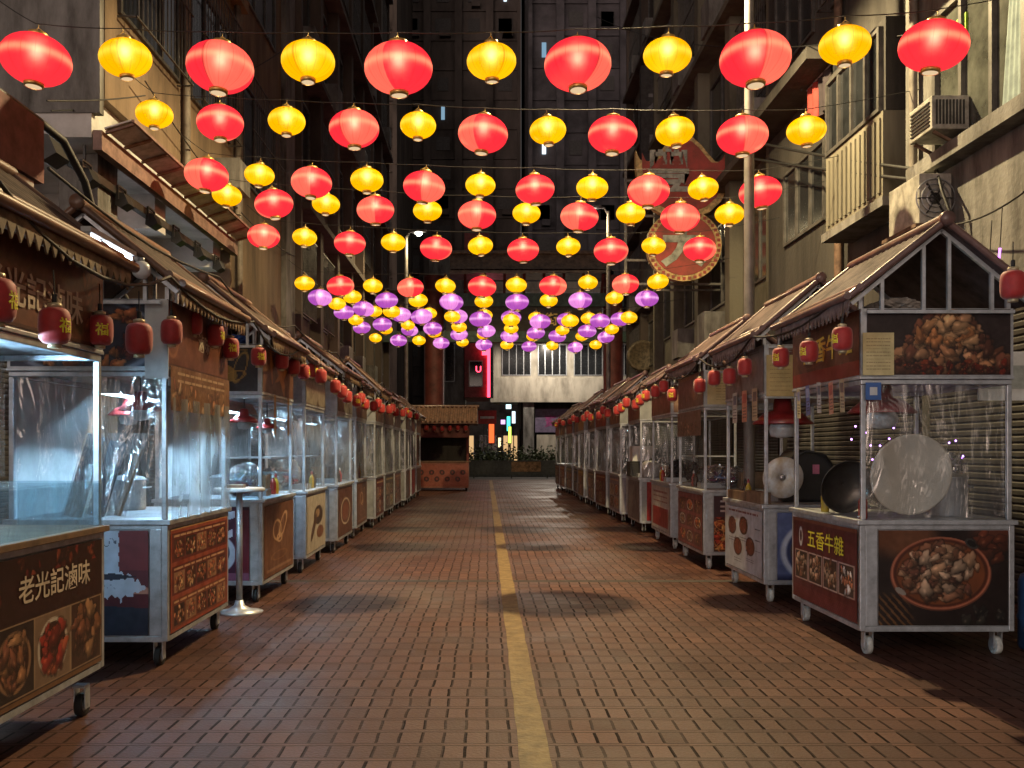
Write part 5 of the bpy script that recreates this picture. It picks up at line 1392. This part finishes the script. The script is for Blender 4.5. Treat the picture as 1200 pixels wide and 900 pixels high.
# cookers and boxes on mid carts
t = thing('rice_cooker', 'white rice cooker standing on the slate grey cart', 'cooker', (3.1, 14.0, 1.04))
MB().lathe([(0, 0), (.17, 0), (.19, .05), (.19, .22), (.17, .26), (.1, .31), (0, .32)], 28).build('body', WHITEP, t); MB().lathe([(0, .32), (.03, .32), (.03, .36), (0, .365)], 14).build('knob', BLACK, t)
t = thing('carton', 'white carton stacked on the black box of the slate grey cart', 'carton', (3.05, 14.5, 1.34)); MB().box(-.2, .2, 0, .35, 0, .3).build('box', WHITEP, t, bevel=.006); MB().box(-.2, .2, .16, .2, .30, .302).build('tape', WOOD, t)
t = thing('storage_box', 'black box standing beside the rice cooker', 'box', (3.05, 14.45, 1.04)); MB().box(-.25, .25, 0, .5, 0, .26).build('body', BLACK, t, bevel=.01); MB().box(-.26, .26, -.01, .51, .262, .297).build('lid', BLACK, t, bevel=.006)
# standing table
t = thing('standing_table', 'round white standing table on one steel column beside the plum cart', 'table', (-2.38, 7.02, 0))
MB().lathe([(0, 0), (.22, 0), (.225, .012), (.12, .03), (.05, .07), (.035, .12), (0, .12)], 36).build('base', STEEL, t)
MB().lathe([(0, .12), (.03, .12), (.03, 1.16), (0, 1.16)], 20).build('column', STEEL, t)
MB().lathe([(0, 1.16), (.235, 1.16), (.24, 1.165), (.24, 1.188), (.232, 1.195), (0, 1.195)], 44).build('table_top', WHITEP, t)
t = thing('paper_box', 'brown flat paper box lying on the standing table', 'box', (-2.4, 7.02, 1.195)); MB().box(-.09, .07, -.04, .06, 0, .025).build('box', WOOD, t); MB().box(-.088, .068, -.038, .058, .026, .03).build('lid', CREAM, t)
# white globe lamp at the roof end and small camera globes
def globe(loc, label, r=.055):
    t = thing('globe_lamp', label, 'lamp', loc)
    MB().lathe([(0, -r), (r*.5, -r*.87), (r*.87, -r*.5), (r, 0), (r*.87, r*.5), (r*.5, r*.87), (0, r)], 24).build('globe', mat('opal_globe', (.7, .72, .74), .3, var=.1), t)
    MB().lathe([(0, r*.9), (r*.35, r*.9), (r*.35, r*1.3), (0, r*1.3)], 14).build('cap', ALU, t); return t
globe((-2.40, 5.08, 2.80), 'white unlit globe lamp at the roof end of the torn poster cart', .065)
t = thing('lamp_spot', 'small grey spotlight clamped to the tall lamp post by the roofs', 'spotlight', (3.36, 9.42, 3.15))
MB().lathe([(0, -.12), (.05, -.12), (.075, .08), (.085, .1), (.085, .12), (0, .11)], 20, (.2, -.08, .02), 'x').build('housing', POLEM, t)
MB().bar((0, 0, 0), (.14, -.08, .02), .03).build('bracket', POLEM, t)
# bundles lying on the roofs' inner trays
crumpled_bag((3.2, 5.75, 2.625), (.25, .14, .06), 'pale bundle lying above the stew poster under the gable', 21, mat('pale_cloth', (.34, .31, .28), .8, var=.3))
crumpled_bag((-2.75, 7.75, 2.64), (.22, .22, .07), 'blue tarpaulin bundle under the roof of the plum cart', 22, BLUP)
# LED string on the corner of the beef cart
for i, (p, c, nm) in enumerate((((4.02, 5.9, 3.00), (.05, 1.0, .75), 'turquoise'), ((4.14, 5.95, 3.13), (.7, .15, 1.0), 'violet'), ((3.86, 5.9, 2.98), (.1, 1.0, .35), 'green'))):
    t = thing('led_lamp', nm + ' decorative LED stick hanging behind the beef cart gable', 'LED light', p)
    MB().tube([(0, 0, -.05), (.01, 0, .06)], .009, 8).build('led_tube', glow('led_'+nm, c, 5.0), t); MB().tube([(.01, 0, .06), (.03, 0, .4)], .004, 5).build('wire', BLACKP, t)
# bits at the frame edge beyond the beef cart
t = thing('crate', 'yellow and grey crate on the ground by the beef cart wheel', 'crate', (4.12, 5.35, 0))
mb = MB(); mb.box(0, .5, 0, .36, 0, .16); mb.build('body', mat('dull_yellow', (.42, .36, .10), .6, var=.4), t, bevel=.008); MB().box(-.01, .51, -.01, .37, .162, .19).build('lid', GREYB, t, bevel=.005)
t = thing('water_drum', 'blue plastic drum standing behind the beef cart at the frame edge', 'drum', (4.32, 5.72, 0))
MB().lathe([(0, 0), (.16, 0), (.17, .03), (.17, .22), (.18, .25), (.17, .28), (.17, .52), (.15, .58), (.06, .62), (0, .62)], 26).build('body', mat('blue_drum', (.04, .12, .34), .45), t); MB().lathe([(0, .62), (.04, .62), (.04, .66), (0, .66)], 14).build('cap', WHITEP, t)
t = thing('notice_board', 'white lit notice hanging beyond the beef cart post', 'notice', (4.35, 6.3, 1.98)); MB().box(-.14, .3, 0, .02, 0, .42).build('board', mat('white_notice', (.72, .74, .70), .6, var=.15), t); MB().box(-.12, .28, -.004, -.001, .1, .3).build('print', mat('grey_print', (.45, .5, .46), .6), t)

t = thing('led_string', 'violet LED string lights glowing behind the plastic of the beef cart', 'LED light', (3.55, 6.55, 1.55))
rr = random.Random(19); mb = MB(); pts = []
for i in range(26):
    p = Vector((-.30+.040*i, rr.uniform(-.05, .05), .10*math.sin(i*.9)+.06*math.sin(i*2.3)+.1-.006*i)); pts.append(p)
    mb.lathe([(0, -.010), (.009, -.004), (.009, .004), (0, .010)], 6, tuple(p))
mb.build('bulb_chain', glow('led_purple', (.62, .28, 1.0), 7.0), t)  # added glowing dots, stand in for violet glints on the plastic
MB().tube([p+Vector((0, .012, 0)) for p in pts], .003, 4).build('wire', BLACKP, t)
for i, (y, lab) in enumerate(((8.2, 'white fluorescent lamp on the arcade shop wall, first'), (10.0, 'white fluorescent lamp on the arcade shop wall, second'))):
    o = tube_lamp((-7.0, y*1.2, 3.7), 1.1, lab, glow('arcade_tube', (.92, .95, 1.0), 260.0), shade=False); o['group'] = 'lamps on the arcade shop wall'  # out-of-view tubes added to brighten the soffit

# pots, trays, bottles and boxes standing on the counters
CARD = mat('cardboard', (.30, .20, .12), .8, var=.25, scale=8)
SAUCE = [mat('red_sauce', (.40, .04, .03), .3), mat('yellow_sauce', (.55, .38, .04), .3), mat('soy_sauce', (.05, .025, .015), .2)]
def pot(loc, label, r_=.15, h=.2):
    t = thing('steel_pot', label, 'pot', loc)
    MB().lathe([(0, 0), (r_*.95, 0), (r_, .015), (r_, h), (r_*1.05, h+.008), (r_*1.05, h+.014), (r_*.97, h+.014)], 28).build('body', STEEL, t)
    MB().lathe([(r_*1.02, h+.016), (r_*.8, h+.035), (r_*.2, h+.05), (.02, h+.052), (.02, h+.075), (0, h+.078)], 28).build('lid', ALU, t)
    for sx in (-1, 1): MB().tube([(sx*r_, -.05, h*.75), (sx*(r_+.035), -.04, h*.78), (sx*(r_+.035), .04, h*.78), (sx*r_, .05, h*.75)], .007, 6).build('handle', STEEL, t)
def tray(loc, label, m):
    t = thing('food_tray', label, 'tray', loc)
    mb = MB(); mb.box(-.16, .16, 0, .24, 0, .006); mb.box(-.165, -.155, 0, .24, .007, .07); mb.box(.155, .165, 0, .24, .007, .07); mb.box(-.154, .154, -.008, 0, .007, .07); mb.box(-.154, .154, .24, .248, .007, .07); mb.build('pan', STEEL, t)
    MB().sheet(lambda a, b: (-.15+.3*a, .005+.23*b, .05+.015*math.sin(a*23)*math.sin(b*19)+.01*math.sin(a*51+b*33)), 30, 22).build('food', m, t)
def bottle(loc, label, k):
    t = thing('sauce_bottle', label, 'bottle', loc)
    MB().lathe([(0, 0), (.032, 0), (.034, .01), (.034, .13), (.02, .165), (.014, .17), (.014, .185)], 16).build('body', SAUCE[k % 3], t)
    MB().lathe([(.016, .186), (.016, .205), (.004, .235), (0, .235)], 12).build('cap', [WHITEP, REDSHADE, BLACK][k % 3], t)
def carton(loc, label, w, d, h):
    t = thing('cardboard_box', label, 'box', loc)
    MB().box(-w/2, w/2, 0, d, 0, h).build('box', CARD, t, bevel=.004); MB().box(-w/2-.001, w/2+.001, d*.44, d*.56, h+.0005, h+.002).build('tape', WOOD, t)
FOODM = [mat('fried_food', (.35, .19, .08), .6, var=.6, scale=30), mat('chilli_food', (.36, .07, .03), .4, var=.6, scale=26), mat('green_food', (.10, .16, .05), .5, var=.6, scale=26)]
SPOTS = [(-1, 7.42, 1.04, 'plum panel cart'), (-1, 9.22, 1.02, 'dark swirl cart'), (-1, 11.02, 1.02, 'white ring cart'), (-1, 12.85, 1.02, 'coiled swirl cart'),
         (1, 7.45, .98, 'white bowl menu cart'), (1, 9.55, 1.02, 'pink photo cart'), (1, 11.5, 1.02, 'white and red menu cart'), (1, 13.75, 1.02, 'slate grey cart')]
for i, (sg, y0, zc, nm) in enumerate(SPOTS):
    x = lambda v: sg*((2.28 if sg < 0 else 2.80)+v); z = zc+.0185
    pot((x(.72), y0+.85, z), 'lidded steel pot standing at the back of the ' + nm, .13+.02*(i % 3), .18+.04*(i % 2))
    tray((x(.28), y0+.50, z), ['steel tray of fried food at the front of the ', 'steel tray of chilli food at the front of the ', 'steel tray of greens at the front of the '][i % 3] + nm, FOODM[i % 3])
    for k in range(2): bottle((x(.14), y0+.84+.10*k, z), ['red', 'yellow', 'dark soy'][(i+k) % 3] + ' sauce bottle by the street edge of the ' + nm, i+k)
    if i % 2: carton((x(.75), y0+.30, z), 'brown cardboard box left on the ' + nm, .30, .26, .22)
pot((-2.95, 3.2, 1.11), 'lidded steel pot in the back of the roast meat cart', .16, .22)
pot((3.66, 5.85, 1.03), 'lidded steel pot half hidden by the clear bag in the beef cart', .15, .30)
pot((-3.0, 6.1, 1.06), 'lidded steel pot behind the curtain of the torn poster cart', .15, .24)
bottle((2.87, 5.62, 1.03), 'white capped red sauce bottle at the corner of the beef cart', 0); bottle((2.87, 6.25, 1.03), 'red capped yellow sauce bottle along the beef cart edge', 1)

# ------------------------------------------------------------ festival lanterns over the street
GOLDC = mat('lantern_gold_trim', (.62, .42, .12), .35, metal=.6, var=.3, scale=30)
WHITEC = mat('lantern_white_ring', (.75, .68, .55), .5)
RINGLIT = glow('lit_ring_opening', (1.0, .72, .42), .8, sampling=False)  # disc glows by itself, for lamplight through the lantern's open bottom
BULB = glow('lantern_bulb', (1.0, .80, .52), 60.0, sampling=False)
RM = lantern_paper('red_silk', lin3(214, 38, 50), lin3(228, 92, 74), lin3(240, 150, 110), 1.5)
YM = lantern_paper('yellow_silk', lin3(224, 154, 0), lin3(230, 168, 4), lin3(240, 200, 60), 1.5)
PM = lantern_paper('purple_silk', lin3(140, 62, 148), lin3(194, 116, 184), lin3(220, 160, 210), 1.5)
def lantern_proto(name, m, rad, hgt, wire):
    t = thing(name, 'x x x x', 'lantern', (0, 0, -50))
    rs = 13; prof = []
    t0 = math.asin(.27)
    for i in range(rs+1):
        a = -math.pi/2 + t0 + (math.pi-2*t0)*i/rs; prof.append((rad*math.cos(a), hgt*math.sin(a)))
    MB().lathe(prof, 32).build('shell', m, t)
    zc, rc = prof[-1][1], prof[-1][0]
    mb = MB(); mb.lathe([(rc*.98, zc-.004), (rc*1.04, zc), (rc*1.02, zc+.028), (rc*.95, zc+.03)], 20)
    for k in range(2): mb.bar((rc*(1 if k else -1), 0, zc+.02), (0, 0, zc+.075), .006)
    mb.tube([(0, 0, zc+.07), (0, 0, zc+wire)], .004, 5); mb.build('top_cap', GOLDC, t)
    c = MB().lathe([(rc*.98, -zc+.004), (rc*1.06, -zc), (rc*1.02, -zc-.030), (rc*.86, -zc-.034)], 20).build('bottom_ring', GOLDC, t)
    MB().lathe([(rc*.85, -zc-.030), (0, -zc-.022)], 20).build('ring_inside', RINGLIT, c)
    MB().lathe([(0, -.03), (.022, -.02), (.03, 0), (.022, .02), (0, .03)], 12, (0, 0, .065 if name[0] != 'y' else .05)).build('bulb', BULB, t)
    return t
PROTO = {'r': lantern_proto('red_lantern', RM, .295, .212, .10), 'y': lantern_proto('yellow_lantern', YM, .222, .155, .10), 'p': lantern_proto('purple_lantern', PM, .280, .192, .10)}
FIRST = dict(PROTO)
CNAME = {'r': 'red', 'y': 'yellow', 'p': 'purple'}
ORD = ['first', 'second', 'third', 'fourth', 'fifth', 'sixth', 'seventh', 'eighth', 'ninth', 'tenth', 'eleventh', 'twelfth', 'thirteenth', 'fourteenth']
ROWS = [
 (6.35, 'r', [(42,70),(258,79),(467,80),(677,76),(885,69),(1094,54)], 'y', [(147,68),(361,72),(576,72),(782,65),(990,53)]),
 (8.75, 'r', [(258,144),(415,151),(566,157),(718,158),(870,159)], 'y', [(181,134),(336,142),(490,147),(642,153),(791,154),(945,153)]),
 (10.35, 'r', [(242,205),(365,214),(497,219),(627,222),(760,224),(891,225)], 'y', [(304,205),(430,211),(563,217),(694,220),(824,221)]),
 (11.35, 'r', [(321,239),(440,246),(559,252),(679,254),(797,255)], 'y', [(266,229),(382,239),(501,247),(617,250),(739,250),(855,251)]),
 (13.1, 'r', [(309,277),(410,285),(511,291),(613,293),(716,294),(820,292)], 'y', [(357,278),(461,284),(563,288),(666,289),(766,288)]),
 (15.8, 'r', [(399,335),(481,337),(565,336),(648,335),(733,333)], 'y', [(357,332),(437,335),(522,335),(605,334),(689,331),(771,330)]),
 (17.2, 'p', [(375,349),(453,352),(529,354),(606,354),(680,352),(758,350)], 'y', [(413,348),(490,352),(567,353),(643,352),(720,349)]),
 (19.2, 'p', [(426,362),(494,371),(563,374),(633,377),(703,376)], 'y', [(395,356),(459,365),(530,371),(599,375),(668,376),(737,372)]),
 (20.4, 'p', [(403,366),(470,369),(536,371),(599,372),(664,375),(727,374)], 'y', [(439,365),(503,367),(568,369),(628,372),(690,373)]),
 (22.0, 'p', [(448,380),(507,385),(570,388),(628,390),(688,388)], 'y', [(417,375),(478,381),(538,383),(599,385),(659,387),(717,386)]),
 (23.2, 'p', [(424,384),(480,387),(538,392),(597,394),(653,394),(710,395)], 'y', [(452,386),(509,390),(567,392),(625,394),(682,394)]),
 (25.5, 'p', [(467,399),(517,402),(567,404),(620,406),(674,407)], 'y', [(440,396),(491,399),(542,401),(594,404),(647,405),(698,404)]),
]
lr = random.Random(12)
GR = {'r': 'lit red lanterns strung over the street', 'y': 'lit yellow lanterns strung over the street', 'p': 'lit purple lanterns strung over the street'}
for ri, (Y, ca, pa, cb, pb) in enumerate(ROWS):
    tops = []
    for c, pts in ((ca, pa), (cb, pb)):
        n = len(pts)
        for i, (x, y) in enumerate(pts):
            p = at(x, y, Y); k = n-1-i
            lab = 'glowing %s lantern, %s %s one from the lamp post on the %s string' % (CNAME[c], ORD[k], CNAME[c], ORD[ri])
            rz = lr.uniform(0, 6.28); sc = lr.uniform(.93, 1.05)
            if c in FIRST:
                o = FIRST.pop(c); o.location = (p.x, p.y*K, p.z); o.rotation_euler = (0, 0, rz); o['label'] = lab
            else: o = copy_thing(PROTO[c], p, rz, lab, sc)
            o['group'] = GR[c]
            o.rotation_euler = (lr.uniform(-.09, .09), lr.uniform(-.10, .10), rz)
            tops.append((p.x, Y, p.z + {'r': .312, 'y': .255, 'p': .292}[c]))
    tops.sort()
    a, b = tops[0], tops[-1]
    pts = [(-4.3, Y, a[2]+.25)] + tops + [(5.2, Y, b[2]+.25)]
    sm = []
    for q, w in zip(pts, pts[1:]):
        for j in range(4):
            f = j/4; sm.append((q[0]+(w[0]-q[0])*f, Y, q[2]+(w[2]-q[2])*f - .012*4*f*(1-f)))
    sm.append(pts[-1])
    tag(MB().tube(sm, .0045, 5).build('lantern_string', BLACKP), 'thin dark cable carrying the %s string of lanterns across the street' % ORD[ri], 'cable')

# ------------------------------------------------------------ small red lanterns along the eaves
def small_red_mat():
    m, nt, out = newmat('red_flock')
    b = N(nt, 'ShaderNodeBsdfPrincipled'); nt.links.new(b.outputs[0], out.inputs[0])
    b.inputs['Base Color'].default_value = (.55, .018, .02, 1); b.inputs['Roughness'].default_value = .6
    b.inputs['Sheen Weight'].default_value = .4
    tc = N(nt, 'ShaderNodeTexCoord'); no = N(nt, 'ShaderNodeTexNoise'); no.inputs['Scale'].default_value = 25; nt.links.new(tc.outputs['Object'], no.inputs['Vector'])
    cr = N(nt, 'ShaderNodeValToRGB'); nt.links.new(no.outputs['Fac'], cr.inputs[0])
    cr.color_ramp.elements[0].color = (.27, .012, .012, 1); cr.color_ramp.elements[1].color = (.50, .024, .022, 1)
    nt.links.new(cr.outputs[0], b.inputs['Base Color'])
    return m
RF = small_red_mat()
BRASS = mat('pale_brass', (.60, .50, .32), .4, metal=.4, var=.2)
def small_lantern(emblem):
    t = thing('eave_lantern', 'x x x x', 'lantern', (0, 0, -50))
    MB().lathe([(.035, -.098), (.06, -.092), (.077, -.072), (.082, -.04), (.083, 0), (.082, .04), (.077, .072), (.06, .092), (.035, .098)], 26).build('body', RF, t)
    MB().lathe([(0, .097), (.036, .097), (.036, .118), (.02, .124), (0, .124)], 16).build('top_cap', BRASS, t)
    MB().lathe([(0, -.097), (.034, -.097), (.034, -.118), (0, -.118)], 16).build('bottom_cap', BRASS, t)
    mb = MB(); mb.tube([(0, 0, .122), (0, 0, .17)], .014, 8); mb.tube([(0, 0, .17), (0, .01, .30)], .004, 5); mb.build('cord', BLACKP, t)
    if emblem: lettering('福', YELTXT, t, (0, 0, 0), (1, 0, 0), (0, 0, 1), .085, name='emblem', weight=.02, bend=.0835, depth=.001)
    return t
SA, SB = small_lantern(True), small_lantern(False)
used = {id(SA): False, id(SB): False}
def put(x, y, Y, emblem, label, group, rz):
    p = at(x, y, Y); src = SA if emblem else SB
    if not used[id(src)]:
        used[id(src)] = True; src.location = (p.x, p.y*K, p.z); src.rotation_euler = (0, 0, rz); src['label'] = label; src['group'] = group; return src
    o = copy_thing(src, p, rz, label, .9); o['group'] = group; return o
GL, GRR = 'small red lanterns under the eaves of the tube-lit row', 'small red lanterns under the eaves of the lamp post row'
near_l = [(-4, 352, 3.25), (64, 382, 3.55), (117, 387, 4.25), (163, 397, 4.6), (201, 389, 5.15), (226, 379, 5.7), (252, 393, 6.0), (270, 408, 6.35), (303, 418, 7.15), (330, 423, 7.85), (344, 430, 8.4), (356, 436, 8.9)]
far_l = [(366,434),(376,441),(386,446),(393,453),(401,459),(407,465),(413,461),(418,470),(423,467),(428,474),(433,470),(438,476),(443,473),(447,479),(452,476),(456,480),(460,478),(464,483),(468,480),(472,484),(476,482),(480,486),(484,484),(488,488)]
lr = random.Random(8)
import itertools
def ordn(i):
    tens = ['', '', 'twenty', 'thirty', 'forty']
    if i < 14: return ORD[i]
    base = ['fifteenth','sixteenth','seventeenth','eighteenth','nineteenth','twentieth']
    if i < 20: return base[i-14]
    q, r_ = divmod(i+1, 10)
    return {2:'twentieth',3:'thirtieth',4:'fortieth'}[q] if r_ == 0 else tens[q] + '-' + ORD[r_-1]
for i, (x, y, Y) in enumerate(near_l + [(x, y, max(9.2, 2.06*F/(CX-x))) for k, (x, y) in enumerate(far_l) if k % 4 != 2]):
    put(x, y, Y, lr.random() < .3, 'small red lantern, %s hanging under the eaves of the tube-lit carts' % ordn(i), GL, lr.uniform(.2, 1.6) if i < 14 else lr.uniform(0, 6))
near_r = [(1187, 334, 4.55), (987, 397, 5.45), (948, 412, 6.0), (915, 419, 6.65), (873, 430, 7.6), (855, 441, 8.1), (837, 443, 8.65), (820, 452, 9.2), (788, 463, 10.5), (778, 453, 11.0), (768, 459, 11.5), (757, 464, 12.1)]
far_r = [(750,469),(745,474),(740,466),(734,472),(728,478),(723,481),(718,478),(712,484),(707,481),(702,487),(697,484),(692,489),(688,486),(684,490),(680,488),(676,492),(672,490),(668,494),(664,492),(660,496),(656,494),(652,498),(649,497)]
for i, (x, y, Y) in enumerate(near_r + [(x, y, max(12.4, 2.55*F/(x-CX))) for k, (x, y) in enumerate(far_r) if k % 4 != 2]):
    put(x, y, Y, lr.random() < .3, 'small red lantern, %s hanging under the eaves of the lamp post row' % ordn(i), GRR, lr.uniform(-1.6, -.2) if i < 14 else lr.uniform(0, 6))
for i, (dx, dz) in enumerate([(-.9,0),(-.6,.02),(-.3,0),(0,-.02),(.3,0),(.6,.02),(.9,0)]):
    o = copy_thing(SB, (-1.75+dx, 27.95, 2.40+dz), 0, 'small red lantern, %s along the front of the tiled kiosk' % ORD[i]); o['group'] = 'small red lanterns on the kiosk'
print('faces', sum(len(o.data.polygons) for o in bpy.data.objects if o.type == 'MESH'))
